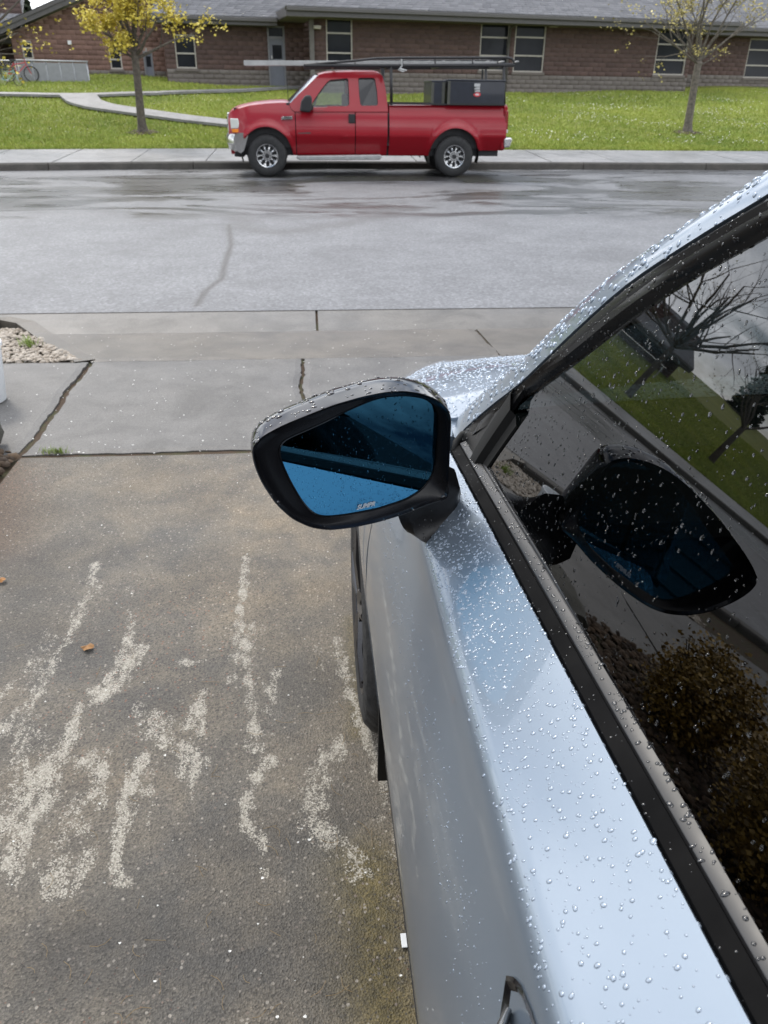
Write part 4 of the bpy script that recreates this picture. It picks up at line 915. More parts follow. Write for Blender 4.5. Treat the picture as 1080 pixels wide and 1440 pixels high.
drops([railL], 900, .0012, .0040, 'rail_drops', M_droppaint, keep=lambda P, N: (P[:, 1] > .5) & (N[:, 2] > .2) & (P[:, 2] > 1.1), flat=.6)
roofO = [o for o in car.children if o.name.split('.')[0] == 'roof'][0]
if sum(p.normal.z*p.area for p in roofO.data.polygons) < 0: roofO.data.flip_normals()
drops([roofO], 5000, .0012, .0038, 'roof_drops', M_droppaint, keep=lambda P, N: P[:, 0] < 1.6, flat=.5, nseg=7, stretch=.2)
drops([belt_obj], 520, .0006, .0022, 'moulding_drops', M_dropblack, over=30, keep=lambda P, N: (N[:, 2] > .7) & (P[:, 1] > .1) & (P[:, 2] > 1.08), flat=.5, pw=1.4)
drops([band_obj, sailL], 260, over=20, rmin=.0004, rmax=.0012, name='band_drops', mat=M_dropblack, keep=lambda P, N: ((N[:, 2] > .5) | (N[:, 0] < -.5)) & (P[:, 1] > .2), flat=.5)
drops([frameL], 500, .0006, .002, 'frame_drops', M_dropblack, keep=lambda P, N: (P[:, 1] > .45) & (N[:, 0] < -.2), flat=.5)
drops([side_glass], 1500, .0006, .0021, 'window_drops', M_dropglass, keep=lambda P, N: (P[:, 1] > .2) & (rng.random(len(P)) < np.clip(.15+(P[:, 1]-.3)*1.2, .1, 1)), flat=.55, pw=2.6)
top = lambda P, N: N@np.array((0, -.2, .98)) > .45
drops([housing], 190, .0010, .0036, 'housing_drops', M_dropblack, mirror_thing, MO_, keep=top, flat=.5, pw=1.8)
drops([housing], 90, .0006, .0016, 'housing_rim_drops', M_dropblack, mirror_thing, MO_, keep=lambda P, N: (N[:, 2] < .3), flat=.5)
drops([arm], 60, .0007, .0022, 'arm_drops', M_dropblack, mirror_thing, MO_, keep=lambda P, N: N[:, 2] > .2, flat=.5)
if Vector(mirror_glass.data.polygons[0].normal).dot(NM) < 0: mirror_glass.data.flip_normals()
drops([mirror_glass], 120, .0004, .0012, 'mirror_glass_drops', M_dropglass, mirror_thing, MO_, keep=lambda P, N: P[:, 0] > .02, flat=.5)
# ---------------------------------------------------------------- red pickup by the far kerb
M_red = simple('red_paint', (0.27, 0.002, 0.010), 0.35, metal=0, coat=.4, var=.02, scale=1.0, spec=.3)
M_whitewin = glass_mat('clear_glass', (.58, .64, .62), 1.5)
M_darkwin = glass_mat('privacy_glass', (.03, .03, .035), 1.5)
M_chromed = simple('worn_chrome', (0.60, 0.60, 0.60), 0.2, metal=1.0, var=.15)
M_blackpl = simple('black_plastic', (0.015, 0.015, 0.016), 0.5)
M_boxblk = simple('toolbox_black', (0.012, 0.015, 0.024), 0.38, var=.2, coat=.3)
M_alu = simple('dull_aluminium', (0.42, 0.42, 0.41), 0.45, metal=.75, var=.15)
M_lens = simple('headlight_lens', (.62, .64, .60), .08, coat=1, var=.05); M_amber = simple('amber_lens', (.75, .22, .02), .15, coat=1); M_redlens = simple('red_lens', (.22, .008, .01), .12, coat=1)
M_plank = simple('weathered_ladder', (.36, .36, .35), .6, var=.15)
TY = 17.83                                          # near flank of the truck
def tp(u, v):                                       # surveyed outline point (3-D) on the near flank
    p = aty(300+u/2.4545, 60+v/2.4545, TY); return p[0], p[2]
truck = thing('pickup_truck', 'red extended cab pickup truck with ladder rack, parked along the far kerb', 'truck', (1.2, 18.8, 0))
TO = (1.2, 18.8, 0); TW = 1.98; YC = TY+TW/2
def tb(mb, name, mat, parent=truck, **k): return mb.build(name, mat, parent, TO, **k)
def tmir(mb):
    q = MB(); q.v = [(x, 2*YC-y, z) for x, y, z in mb.v]; q.f = [tuple(reversed(f)) for f in mb.f]; q.m = list(mb.m); return q
fwx, fwz = tp(186, 393); rwx, rwz = tp(832, 397); TR = .405; fwz = rwz = TR
def tline(pts): 
    q = [tp(u, v) for u, v in pts]; return [a for a, b in q], [b for a, b in q]
_x, _z = tline([(44, 300), (50, 246), (66, 233), (120, 218), (180, 211), (250, 208), (285, 224), (400, 224), (600, 217), (1025, 217)])
def ztop(x): return float(np.interp(x, _x, _z))
zcrease = tp(500, 325)[1]; zbot = tp(500, 391)[1]; zbotr = tp(960, 374)[1]
def arch_t(x, wx, R): return TR+.02+math.sqrt(max(0, R*R-(x-wx)**2)) if abs(x-wx) < R else 0
def tside(x0, x1, n, zt=ztop, front=False):
    rows = []
    for x in np.linspace(x0, x1, n):
        zb = zbot if x < rwx else zbotr
        low = max(zb, arch_t(x, fwx, .52), arch_t(x, rwx, .52)); hi = zt(x)
        pr = []
        for z in np.r_[np.linspace(low, hi, 26)]:
            d = 0.0                                  # inward offset
            if z < zcrease: d = .014+.21*((zcrease-z)/(zcrease-zbot))**1.1
            else: d = .0+.055*((z-zcrease)/(1.15-zcrease))**2
            for wx in (fwx, rwx):                    # flared arches
                rr = math.hypot(x-wx, z-(TR+.02)); 
                if rr < .68: d -= .05*math.exp(-((rr-.53)/.07)**2)
            if x < tp(110, 0)[0]: d += .25*((tp(110, 0)[0]-x)/.55)**2
            pr.append((x, TY+d, z))
        a = pr[0]; e = pr[-1]
        rows.append([(a[0], a[1]+.10, a[2]+.0)]+pr+[(e[0], e[1]+.03, e[2]+.012), (e[0], e[1]+.09, e[2]+.014)])
    a = [(x, y+.03, z) for x, y, z in rows[0]]; e = [(x, y+.03, z) for x, y, z in rows[-1]]
    return MB().grid([a]+rows+[e])
X = lambda u: tp(u, 250)[0]
for nm, a, b_, n in (('front_wing', 47, 281, 50), ('front_door', 284, 489, 20), ('rear_door', 492, 602, 14), ('bed_side', 609, 1016, 70)):
    q = tside(X(a), X(b_), n); tb(q, nm, M_red, smooth='angle', ang=40); tb(tmir(q), nm, M_red, smooth='angle', ang=40)
# core (dark) that closes the body, bed floor, tailgate, bonnet
b = MB(); b.box((X(70), TY+.16, .55), (X(603), TY+TW-.16, ztop(X(300))-.02)); b.box((X(609), TY+.16, .55), (X(1010), TY+TW-.16, .95)); b.box((X(45)+.1, TY+.25, .40), (X(1000), TY+TW-.25, .60))
core = tb(b, 'chassis', M_blackpl)
hd = []
for u in (46, 50, 58, 75, 100, 140, 190, 240, 262):
    x = X(u); z = ztop(x); k = .30 if u < 60 else .16+.2*max(0, (110-u)/60)
    hd.append([(x, YC+(TW/2-k)*s, z+.012+.05*(1-abs(s)**3)) for s in np.linspace(-1, 1, 13)])
b = MB(); b.grid(hd); fr_ = hd[0]; b.grid([fr_, [(p[0]-.01, p[1], p[2]-.10) for p in fr_]]); tb(b, 'bonnet', M_red, smooth='angle', ang=50)
b = MB(); b.box((X(1004), TY+.06, zbotr+.03), (X(1018), TY+TW-.06, ztop(X(1000))-.01)); tb(b, 'tailgate', M_red, bevel=.02)
b = MB(); b.box((X(603), TY+.10, .6), (X(609), TY+TW-.1, ztop(X(600))-.15)); tb(b, 'bed_bulkhead', M_blackpl)
b = MB(); b.box((X(611), TY+.055, ztop(X(700))+.012), (X(1006), TY+.13, ztop(X(700))+.040)); q = tmir(b); tb(b, 'bed_rail', M_blackpl); tb(q, 'bed_rail', M_blackpl)
# cab upper: near side panel with window openings
def lean(z): return TY+.055+.36*max(0, z-1.13)**1.12
def up3(u, v): x, z = tp(u, v); return (x, lean(z), z)
outl = [(262, 214), (290, 184), (330, 146), (352, 124), (366, 111), (385, 106), (420, 103), (500, 102), (560, 102), (578, 106), (588, 116), (595, 145), (600, 180), (603, 222), (604, 240), (284, 240), (270, 232)]
w1 = [(340, 234), (333, 226), (350, 196), (375, 160), (395, 136), (406, 129), (462, 124), (468, 128), (470, 175), (470, 214), (464, 221), (395, 221), (378, 236)]
w2 = [(503, 126), (508, 122), (556, 122), (562, 127), (568, 170), (570, 213), (566, 219), (514, 220), (508, 214), (504, 170)]
bm = bmesh.new()
def loop_edges(poly):
    vs = [bm.verts.new(up3(*p)) for p in poly]; return [bm.edges.new((vs[i], vs[(i+1) % len(vs)])) for i in range(len(vs))]
E_ = loop_edges(outl)+loop_edges(w1)+loop_edges(w2)
bmesh.ops.triangle_fill(bm, use_beauty=True, use_dissolve=False, edges=E_)
me = bpy.data.meshes.new('cab_side'); 
bm.verts.ensure_lookup_table(); vs_ = [tuple(v.co) for v in bm.verts]; bm.verts.index_update(); fs_ = [tuple(v.index for v in f.verts) for f in bm.faces]; bm.free()
q = MB(); q.v = vs_; q.f = fs_; q.m = [0]*len(fs_)
for qq in (q, tmir(q)):
    o = tb(qq, 'cab_side', M_red); sm_ = o.modifiers.new('thick', 'SOLIDIFY'); sm_.thickness = .05; sm_.offset = 0
def winpane(poly, name, mt):
    q = MB(); q.add([(p[0], p[1]+.012, p[2]) for p in [up3(*a) for a in poly]], [tuple(range(len(poly)))])
    c = np.mean([up3(*a) for a in poly], 0); fr = MB(); out_ = [np.array(up3(*a)) for a in poly]; inn = [c+(p-c)*.955 for p in out_]
    fr.grid([[tuple(p+np.array((0, -.006, 0))) for p in [c+(p-c)*1.02 for p in out_]], [tuple(p+np.array((0, -.008, 0))) for p in inn], [tuple(p+np.array((0, .015, 0))) for p in inn]], close_v=True)
    for a, f in ((q, fr), (tmir(q), tmir(fr))):
        w = tb(a, name, mt, fix=False); f.build('window_seal', M_blackpl, w, TO)
winpane(w1, 'door_window', M_whitewin); winpane(w2, 'quarter_window', M_darkwin)
# roof, windscreen, back glass
rl = [(362, 113), (385, 106), (420, 103), (500, 101), (560, 102), (580, 107)]
rows = []
for u, v in rl:
    p = up3(u, v); rows.append([(p[0], p[1]+(2*YC-2*p[1])*t, p[2]-.01+.06*(4*t*(1-t))**.6) for t in np.linspace(0, 1, 13)])
tb(MB().grid(rows), 'roof', M_red, smooth=True)
A_, B_ = up3(266, 211), up3(362, 113)
wsr = []
for t in np.linspace(0, 1, 8):
    p = np.array(A_)+(np.array(B_)-np.array(A_))*t; wsr.append([(p[0]-.10*4*s*(1-s), p[1]+(2*YC-2*p[1])*s, p[2]+.03*4*s*(1-s)) for s in np.linspace(0, 1, 11)])
tb(MB().grid(wsr), 'windscreen', M_whitewin, smooth=True)
A_, B_ = up3(602, 215), up3(586, 112); b = MB(); b.add([A_, B_, (B_[0], 2*YC-B_[1], B_[2]), (A_[0], 2*YC-A_[1], A_[2])], [(0, 1, 2, 3)]); tb(b, 'rear_window', M_whitewin, fix=False)
b = MB(); b.box((X(253), TY+.12, tp(0, 214)[1]), (X(282), TY+TW-.12, tp(0, 205)[1])); b.tube([(X(254), TY+.5, tp(0, 206)[1]), (X(300), TY+.9, tp(0, 190)[1])], .012, 6); tb(b, 'wiper_cowl', M_blackpl, bevel=.015)
b = MB(); x_, z_ = tp(258, 215); b.tube([(x_, TY+.25, z_), (x_, TY+.25, tp(258, 120)[1])], .006, 6); tb(b, 'aerial', M_blackpl)
# cab inside
for yy in (TY+.3, TY+1.15):
    b = MB(); b.box((X(455), yy, 1.0), (X(490), yy+.5, 1.55)); b.box((X(400), yy, .95), (X(470), yy+.5, 1.1)); tb(b, 'seat', M_seat, bevel=.05)
b = MB(); sx_, sz_ = tp(350, 215); b.tube([(sx_+.18*.35*math.cos(a), TY+.45+.19*math.sin(a), sz_+.18*math.cos(a)) for a in np.linspace(0, 2*PI, 25)], .016, 6, caps=False); b.box((X(280), TY+.2, 1.0), (X(318), TY+TW-.2, sz_+.02)); tb(b, 'dashboard', M_blackpl)
# front: grille, bumper, lamps
fx = X(46); zg0, zg1 = tp(0, 312)[1], tp(0, 252)[1]
b = MB(); b.box((fx-.03, TY+.40, zg0), (fx+.05, TY+TW-.40, zg1+.05)); tb(b, 'grille_surround', M_chromed, bevel=.02)
for k in range(4):
    z = zg0+.06+(zg1-zg0-.06)*k/4; b = MB(); b.box((fx-.045, TY+.45, z), (fx-.0, TY+TW-.45, z+.03)); tb(b, 'grille_bar', M_blackpl if k % 2 else M_chromed)
def prism_t(poly, d, y0=TY, dy=.3):
    return MB().prism([(tp(u, v)[0], y0, tp(u, v)[1]) for u, v in poly], (0, dy, 0))
def both(q, name, mt, **k): tb(q, name, mt, **k); tb(tmir(q), name, mt, **k)
both(prism_t([(56, 262), (84, 262), (91, 290), (90, 296), (60, 297)], 0, TY+.06, .34), 'headlight', M_lens, bevel=.015)
both(prism_t([(62, 299), (90, 298), (92, 310), (64, 311)], 0, TY+.055, .33), 'indicator', M_amber, bevel=.01)
b = MB(); rows = []
bp = [(120, 311), (119, 326), (112, 352), (106, 372), (84, 382), (62, 378), (46, 370), (43, 354), (37, 350), (35, 332), (40, 315), (62, 311)]
for y in np.linspace(0, 1, 17):
    e = abs(2*y-1); off = .20*e**5; yy = TY+.0+TW*y
    rows.append([(tp(u, v)[0]+off*max(0, min(1, (100-u)/50)), yy, tp(u, v)[1]) for u, v in bp])
b.grid(rows, close_v=True); n = len(bp); b.f += [tuple(range(n)), tuple(range(16*n, 17*n))]; b.m += [0, 0]
tb(b, 'front_bumper', M_chromed, smooth='angle', ang=30)
tb(prism_t([(72, 376), (108, 376), (104, 398), (70, 396)], 0, TY+.2, TW-.4), 'front_valance', M_blackpl, bevel=.02)
tb(prism_t([(1004, 330), (1030, 328), (1033, 336), (1024, 362), (1004, 364)], 0, TY+.02, TW-.04), 'rear_bumper', M_chromed, bevel=.025)
tb(prism_t([(975, 366), (1002, 366), (1000, 378), (968, 376)], 0, YC-.2, .4), 'tow_hitch', M_blackpl, bevel=.01)
both(prism_t([(1009, 234), (1021, 236), (1018, 300), (1010, 300)], 0, TY+.03, .10), 'tail_light', M_redlens, bevel=.01)
both(prism_t([(1010, 301), (1019, 301), (1017, 312), (1009, 312)], 0, TY+.03, .09), 'reverse_light', M_lens, bevel=.008)
both(prism_t([(290, 391), (578, 387), (582, 396), (575, 404), (300, 405), (286, 399)], 0, TY-.02, .22), 'running_board', M_alu, bevel=.015)
both(prism_t([(467, 246), (489, 246), (489, 278), (467, 278)], 0, TY+.0, .05), 'door_handle', M_blackpl, bevel=.012)
both(prism_t([(298, 236), (303, 200), (318, 181), (335, 180), (341, 192), (339, 232), (332, 241)], 0, TY-.22, .15), 'wing_mirror', M_blackpl, bevel=.03)
both(prism_t([(325, 216), (345, 216), (345, 232), (325, 232)], 0, TY-.1, .18), 'mirror_bracket', M_blackpl)
both(prism_t([(236, 255), (273, 253), (272, 265), (235, 266)], 0, TY+.005, .03), 'wing_badge', M_chromed, bevel=.004)
both(prism_t([(291, 311), (336, 309), (336, 317), (291, 318)], 0, TY+.001, .02), 'door_badge', simple('badge_dark', (.10, .05, .05), .4))
def flat_text(body, u, v, h, mt, parent, co, y, nm, shear=0.0, sx=1.0):
    cu = bpy.data.curves.new(nm, 'FONT'); cu.body = body; cu.size = h; cu.extrude = .002; cu.shear = shear; cu.align_x = 'CENTER'; cu.align_y = 'CENTER'
    f = bpy.data.objects.new(nm, cu); COL.objects.link(f); d = bpy.context.evaluated_depsgraph_get(); d.update(); me = bpy.data.meshes.new_from_object(f.evaluated_get(d)); bpy.data.objects.remove(f)
    x_, z_ = tp(u, v); me.transform(Matrix.Translation((x_-co[0], y-co[1], z_-co[2])) @ Matrix.Rotation(PI/2, 4, 'X') @ Matrix.Diagonal((sx, 1, 1, 1)))
    me.materials.clear(); me.materials.append(mt); o = bpy.data.objects.new(nm, me); COL.objects.link(o); o.parent = parent; return o
flat_text('F250', 254, 259.5, .085, M_blackpl, truck, TO, TY-.001, 'badge_lettering', .3, .8)
# wheels
def twheel(wx, y0, side):
    r = bpy.data.objects.new('wheel', None); COL.objects.link(r); r.parent = truck; r.location = (wx-TO[0], y0-TO[1], TR)
    b = MB(); N = 60; pr = [(-.125, .215), (-.135, .24), (-.14, .30), (-.13, .36), (-.11, .392), (-.09, .402), (-.05, .405), (-.048, .39), (-.03, .39), (-.028, .405), (.028, .405), (.03, .39), (.048, .39), (.05, .405), (.09, .402), (.11, .392), (.13, .36), (.14, .30), (.135, .24), (.125, .215)]
    rows = []
    for k in range(N):
        a = 2*PI*k/N; rows.append([(((q-.010 if (i in (3, 4, 5, 14, 15, 16) and k % 2) else q))*math.cos(a), u*side, ((q-.010 if (i in (3, 4, 5, 14, 15, 16) and k % 2) else q))*math.sin(a)) for i, (u, q) in enumerate(pr)])
    b.grid(rows, close_u=True); b.build('tyre', M_tyre, r, smooth='angle', ang=35)
    b = MB(); N = 48; b.grid([[(q*math.cos(2*PI*k/N), u*side, q*math.sin(2*PI*k/N)) for u, q in ((-.12, .218), (-.134, .222), (-.13, .205), (-.07, .198), (.08, .19))] for k in range(N)], close_u=True)
    b.build('rim', M_chromed, r, smooth='angle')
    b = MB(); N = 10                                  # disc with round windows between ten spokes
    for k in range(N):
        a0, a1 = 2*PI*(k-.26)/N, 2*PI*(k+.26)/N; am = 2*PI*k/N
        b.add([(.085*math.cos(a0), -.105*side, .085*math.sin(a0)), (.085*math.cos(a1), -.105*side, .085*math.sin(a1)), (.2*math.cos(a1), -.085*side, .2*math.sin(a1)), (.2*math.cos(a0), -.085*side, .2*math.sin(a0)), (.14*math.cos(am), -.125*side, .14*math.sin(am))], [(0, 1, 4), (1, 2, 4), (2, 3, 4), (3, 0, 4)])
    b.tube([(0, -.08*side, 0), (0, -.118*side, 0)], .10, 24); b.build('wheel_spokes', M_chromed, r)
    b = MB(); b.tube([(0, -.06*side, 0), (0, -.150*side, 0), (0, -.158*side, 0)], [.046, .046, .030], 16)
    for k in range(8): a = 2*PI*k/8; b.tube([(.072*math.cos(a), -.11*side, .072*math.sin(a)), (.072*math.cos(a), -.13*side, .072*math.sin(a))], .010, 6)
    b.build('hub', M_blackpl, r)
    b = MB(); b.tube([(0, -.05*side, 0), (0, -.055*side, 0)], .20, 24); b.build('brake_drum', M_blackpl, r)
for wx in (fwx, rwx): twheel(wx, TY+.15, 1); twheel(wx, TY+TW-.15, -1)
for wx in (fwx, rwx):
    b = MB(); b.grid([[(wx+.53*math.cos(a), y, TR+.02+.53*math.sin(a)) for a in np.linspace(-.3, PI+.3, 24)] for y in (TY+.07, TY+.42)]); q = tmir(b); tb(b, 'wheel_liner', M_blackpl); tb(q, 'wheel_liner', M_blackpl)
b = MB(); b.tube([(rwx, TY+.2, TR), (rwx, TY+TW-.2, TR)], .07, 10); b.tube([(fwx, TY+.2, TR), (fwx, TY+TW-.2, TR)], .05, 10); b.tube([(rwx, YC-.15, TR), (rwx, YC+.15, TR)], .17, 12); tb(b, 'axle', M_blackpl)
# ladder rack
yn, yf = TY+.09, TY+TW-.09
def rk(pts, y, r=.028, seg=8): return MB().tube([(tp(u, v)[0], y, tp(u, v)[1]) for u, v in pts], r, seg)
for y in (yn, yf):
    tb(rk([(312, 77), (400, 69), (490, 62), (560, 54), (640, 52), (1015, 51), (1032, 54), (1041, 64), (1042, 76)], y, .022), 'rack_top_rail', M_blackpl, smooth=True)
    tb(rk([(312, 79), (560, 79), (700, 79), (1042, 77)], y, .036), 'rack_side_rail', M_blackpl, smooth=True)
    for u, r_ in ((615, .030), (1006, .030)): tb(rk([(u, 80), (u+1, 216)], y, r_), 'rack_post', M_blackpl, smooth=True)
    for u in (360, 490, 655, 768, 898, 985): tb(rk([(u, 55 if u > 500 else 68), (u, 79)], y, .014), 'rack_strut', M_blackpl)
tb(rk([(950, 90), (948, 128)], yn+.5, .02), 'rack_brace', M_blackpl)
for u, v in ((420, 79), (615, 79), (800, 79), (1020, 78)):
    x_, z_ = tp(u, v); tb(MB().tube([(x_, yn, z_), (x_, yf, z_)], .025, 8), 'rack_crossbar', M_blackpl)
b = prism_t([(575, 80), (592, 80), (590, 112), (584, 112)], 0, yn, .06); tb(b, 'rack_gusset', M_blackpl)
b = MB(); b.tube([(tp(u, v)[0], yn-.04, tp(u, v)[1]) for u, v in ((650, 56), (652, 80), (640, 94), (655, 100), (668, 96), (645, 90))], .018, 6); tb(b, 'tie_down_strap', M_alu)
# ladder lying on the rack
lad = thing('ladder', 'long pale aluminium ladder lying on the rack above the red pickup', 'ladder', (1.2, 18.3, 2.1)); LO = (1.2, 18.3, 2.1)
lz0, lz1 = tp(100, 77)[1], tp(100, 59)[1]
for y in (TY+.30, TY+.72): MB().prism([(tp(97, 0)[0], y, lz0), (tp(1000, 0)[0], y, lz0+.075), (tp(1000, 0)[0], y, lz1+.05), (tp(97, 0)[0], y, lz1)], (0, .035, 0)).build('ladder_rail', M_plank, lad, LO, bevel=.004)
for k in range(19):
    x_ = tp(110, 0)[0]+k*.305; MB().tube([(x_, TY+.31, lz0+.07+.0039*k), (x_, TY+.745, lz0+.07+.0039*k)], .016, 8).build('rung', M_plank, lad, LO, smooth=True)
# two tool boxes carried on the bed
def toolbox(poly, label, dy, y0, stick):
    t = thing('toolbox', label, 'toolbox', (tp(poly[0][0], 0)[0], y0+dy/2, tp(0, poly[0][1])[1]), 'tool boxes on the truck bed'); lo = tuple(t.location)
    xs_ = [tp(u, v) for u, v in poly]; x0, z0 = xs_[0]; x1, z1 = xs_[1]
    b = MB(); b.box((x0, y0, z0), (x1, y0+dy, z1-.03)); b.build('body', M_boxblk, t, lo, bevel=.012)
    b = MB(); b.box((x0-.012, y0-.012, z1-.028), (x1+.012, y0+dy+.012, z1+.004)); b.build('lid', M_boxblk, t, lo, bevel=.01)
    for xx in (x0+.01, x1-.05) if not stick else (x0+.015,): b = MB(); b.box((xx-.02, y0-.010, z0+.01), (xx+.035, y0-.001, z1-.03)); b.build('corner_trim', simple('trim_olive', (.09, .09, .075), .4, metal=.5), t, lo)
    b = MB(); b.box((x0+.05, y0-.009, z0+.0), (x1-.02, y0-.001, z0+.035)); b.build('bottom_edge', M_blackpl, t, lo)
    if stick:
        for (u0, v0, u1, v1) in ((901, 141, 922, 152), (902, 154, 921, 161), (903, 163, 921, 170)):
            a, c_ = tp(u0, v1), tp(u1, v0); b = MB(); b.box((a[0], y0-.008, a[1]), (c_[0], y0-.003, c_[1])); b.build('sticker', simple('sticker_white', (.42, .42, .41), .5), t, lo)
        a = tp(911, 179); b = MB(); n = 24; ol = [(a[0]+.075*math.cos(2*PI*k/n), y0-.008, a[1]+.042*math.sin(2*PI*k/n)) for k in range(n)]; b.prism(ol, (0, .005, 0)); s = b.build('oval_sticker', simple('sticker_red', (.5, .03, .04), .5), t, lo)
        b = MB(); ol = [(a[0]+.045*math.cos(2*PI*k/n), y0-.0105, a[1]+.02*math.sin(2*PI*k/n)) for k in range(n)]; b.prism(ol, (0, .003, 0)); b.build('oval_centre', simple('sticker_pale', (.65, .5, .5), .5), s, lo)
        for k in range(3): 
            b = MB(); z_ = tp(0, 145+10*k)[1]; b.box((tp(905, 0)[0], y0-.0095, z_), (tp(917, 0)[0], y0-.0082, z_+.012)); b.build('sticker_print', M_blackpl, s, lo)
toolbox([(808, 215), (1010, 129)], 'large black tool box with white and red stickers on the truck bed rail', .50, TY+.02, True)
toolbox([(755, 216), (806, 131)], 'short black tool box beside the stickered one on the truck bed', 1.2, TY+.12, False)
# ---------------------------------------------------------------- the school across the street
def brick_mat(name, a, b_, mort):
    m = NT(name); t = m.attr('tint')
    sp = m.node('ShaderNodeSeparateXYZ'); m.link(m.P, sp.inputs[0])
    band = m.ramp(m.noise(1.1, 2, .5, vec=m.scalev((.02, .02, 1.6))), [(.4, 0.0), (.6, 1.0)])
    c = m.mix(t, a, b_); c = m.mix(m.math('MULTIPLY', band, .35), c, tuple(x*.62 for x in a))
    m.set('Base Color', m.mix(m.ramp(m.noise(18, 5), [(.3, 0.0), (.7, .35)]), c, tuple(x*.6 for x in b_))).set('Roughness', .85); m.bump(m.noise(50, 4), .5, .01); return m.mat
M_brick = brick_mat('split_face_brick', (.092, .058, .050), (.132, .082, .069), None)
M_brickred = brick_mat('red_brown_brick', (.155, .088, .068), (.225, .130, .100), None)
M_base = brick_mat('grey_base_block', (.165, .142, .125), (.205, .18, .16), None)
M_mortar = simple('mortar', (.105, .083, .075), .9); M_mortarr = simple('mortar_red', (.30, .20, .16), .9)
M_trimw = simple('window_frame_tan', (.40, .37, .32), .5, var=.06); M_fascia = simple('gutter_brown', (.075, .07, .066), .42, var=.1); M_soffit = simple('soffit', (.14, .13, .12), .8)
M_doorg = simple('door_grey', (.17, .18, .21), .45, var=.05); M_doorframe = simple('door_frame_grey', (.20, .20, .21), .5, var=.05)
m = NT('window_pane_dark'); m.set('Base Color', m.mix(m.noise(1.2, 5), (.006, .007, .009), (.035, .038, .045))).set('Roughness', .04).set('Specular IOR Level', .10); M_pane = m.mat
m = NT('roof_shingle'); t = m.attr('tint'); m.set('Base Color', m.mix(t, (.15, .15, .158), (.235, .232, .24))).set('Roughness', .8); m.bump(m.noise(60, 3), .6, .01); M_shingle = m.mat
ANG = math.radians(10); wd = np.array((math.cos(ANG), math.sin(ANG), 0)); wn_ = np.array((math.sin(ANG), -math.cos(ANG), 0))  # along the wall, outward (to us)
PC = np.array((8.5, 36.0, 0.0))
def plane_at(back): return PC-wn_*back
def wp(px, py, back): return atpl(px, py, plane_at(back), wn_)
def su(p, back): p = np.array(p)-plane_at(back); return float(p@wd), float(p[2])     # wall coordinates: along, up
def w3(u, z, back, off=0.0): p = plane_at(back)+wd*u+wn_*off; return (p[0], p[1], z)
BO = (8.5, 36.0, 1.5)
def wall(root, back, u0, u1, z0, z1, openings, zbase, mats, mort, gable=None, bw=.40, bh=.165, base=True, top=None):
    """core slab in mortar with real recessed courses of bricks in front of it"""
    topf = top or (lambda u: z1)
    b = MB(); n = 40
    segs = sorted({u0, u1, *[o[0] for o in openings], *[o[1] for o in openings], *([gable] if gable else [])})
    for a, c in zip(segs[:-1], segs[1:]):
        cuts = [(o[2], o[3]) for o in openings if o[0] < (a+c)/2 < o[1]]
        lo = z0; parts = []
        for (q0, q1) in sorted(cuts): parts.append((lo, q0)); lo = q1
        parts.append((lo, None))
        for (q0, q1) in parts:
            za, zb = (topf(a), topf(c)) if q1 is None else (q1, q1)
            if min(za, zb) <= q0: continue
            P = [w3(a, q0, back, 0), w3(c, q0, back, 0), w3(c, zb, back, 0), w3(a, za, back, 0)]
            b.prism(P, tuple(-wn_*.25))
    b.build('wall', mort, root, BO)
    bb = {'brick': ([], []), 'base': ([], [])}
    r = 0; z = z0
    while z < (max(topf(u) for u in np.linspace(u0, u1, 20)) if top else z1)-.03:
        zt = min(z+bh, 99); sh = (r % 2)*bw/2; u = u0-sh
        while u < u1:
            a, c = max(u, u0)+.004, min(u+bw, u1)-.004; u += bw
            if c-a < .03: continue
            za, zb = z+.005, zt-.005
            lim = min(topf(a), topf(c))
            if zb > lim: zb = lim
            if zb-za < .03: continue
            hit = [o for o in openings if a < o[1] and c > o[0] and za < o[3] and zb > o[2]]
            pcs = [(a, c)]
            for o in hit:
                np_ = []
                for (q, w_) in pcs:
                    if q < o[0]: np_.append((q, min(w_, o[0]-.004)))
                    if w_ > o[1]: np_.append((max(q, o[1]+.004), w_))
                pcs = np_
            key = 'base' if (base and z < zbase-.02) else 'brick'
            for (q, w_) in pcs:
                if w_-q > .03: bb[key][0].append((q, w_, za, zb)); bb[key][1].append(rng.random())
        z += bh; r += 1
    for key, mt, nm in (('brick', mats[0], 'brickwork'), ('base', mats[1], 'base_blocks')):
        L, T = bb[key]
        if not L: continue
        V = []; dp = .014
        for (q, w_, za, zb) in L:
            d = dp+rng.uniform(-.004, .006)
            V += [w3(q, za, back, .001), w3(w_, za, back, .001), w3(w_, zb, back, .001), w3(q, zb, back, .001), w3(q+.008, za+.008, back, d), w3(w_-.008, za+.008, back, d), w3(w_-.008, zb-.008, back, d), w3(q+.008, zb-.008, back, d)]
        V = np.array(V)-np.array(BO); f = np.array([(4, 5, 6, 7), (0, 1, 5, 4), (1, 2, 6, 5), (2, 3, 7, 6), (3, 0, 4, 7)])
        F = (f[None]+8*np.arange(len(L))[:, None, None]).reshape(-1, 4)
        o = np_mesh(nm, V, F, mt, root, attrs={'tint': np.repeat(T, 8)}); o['kind'] = 'stuff'
def wrect(px0, py0, px1, py1, back):
    (u0, z1), (u1, z0) = su(wp(px0, py0, back), back), su(wp(px1, py1, back), back); return min(u0, u1), max(u0, u1), min(z0, z1), max(z0, z1)
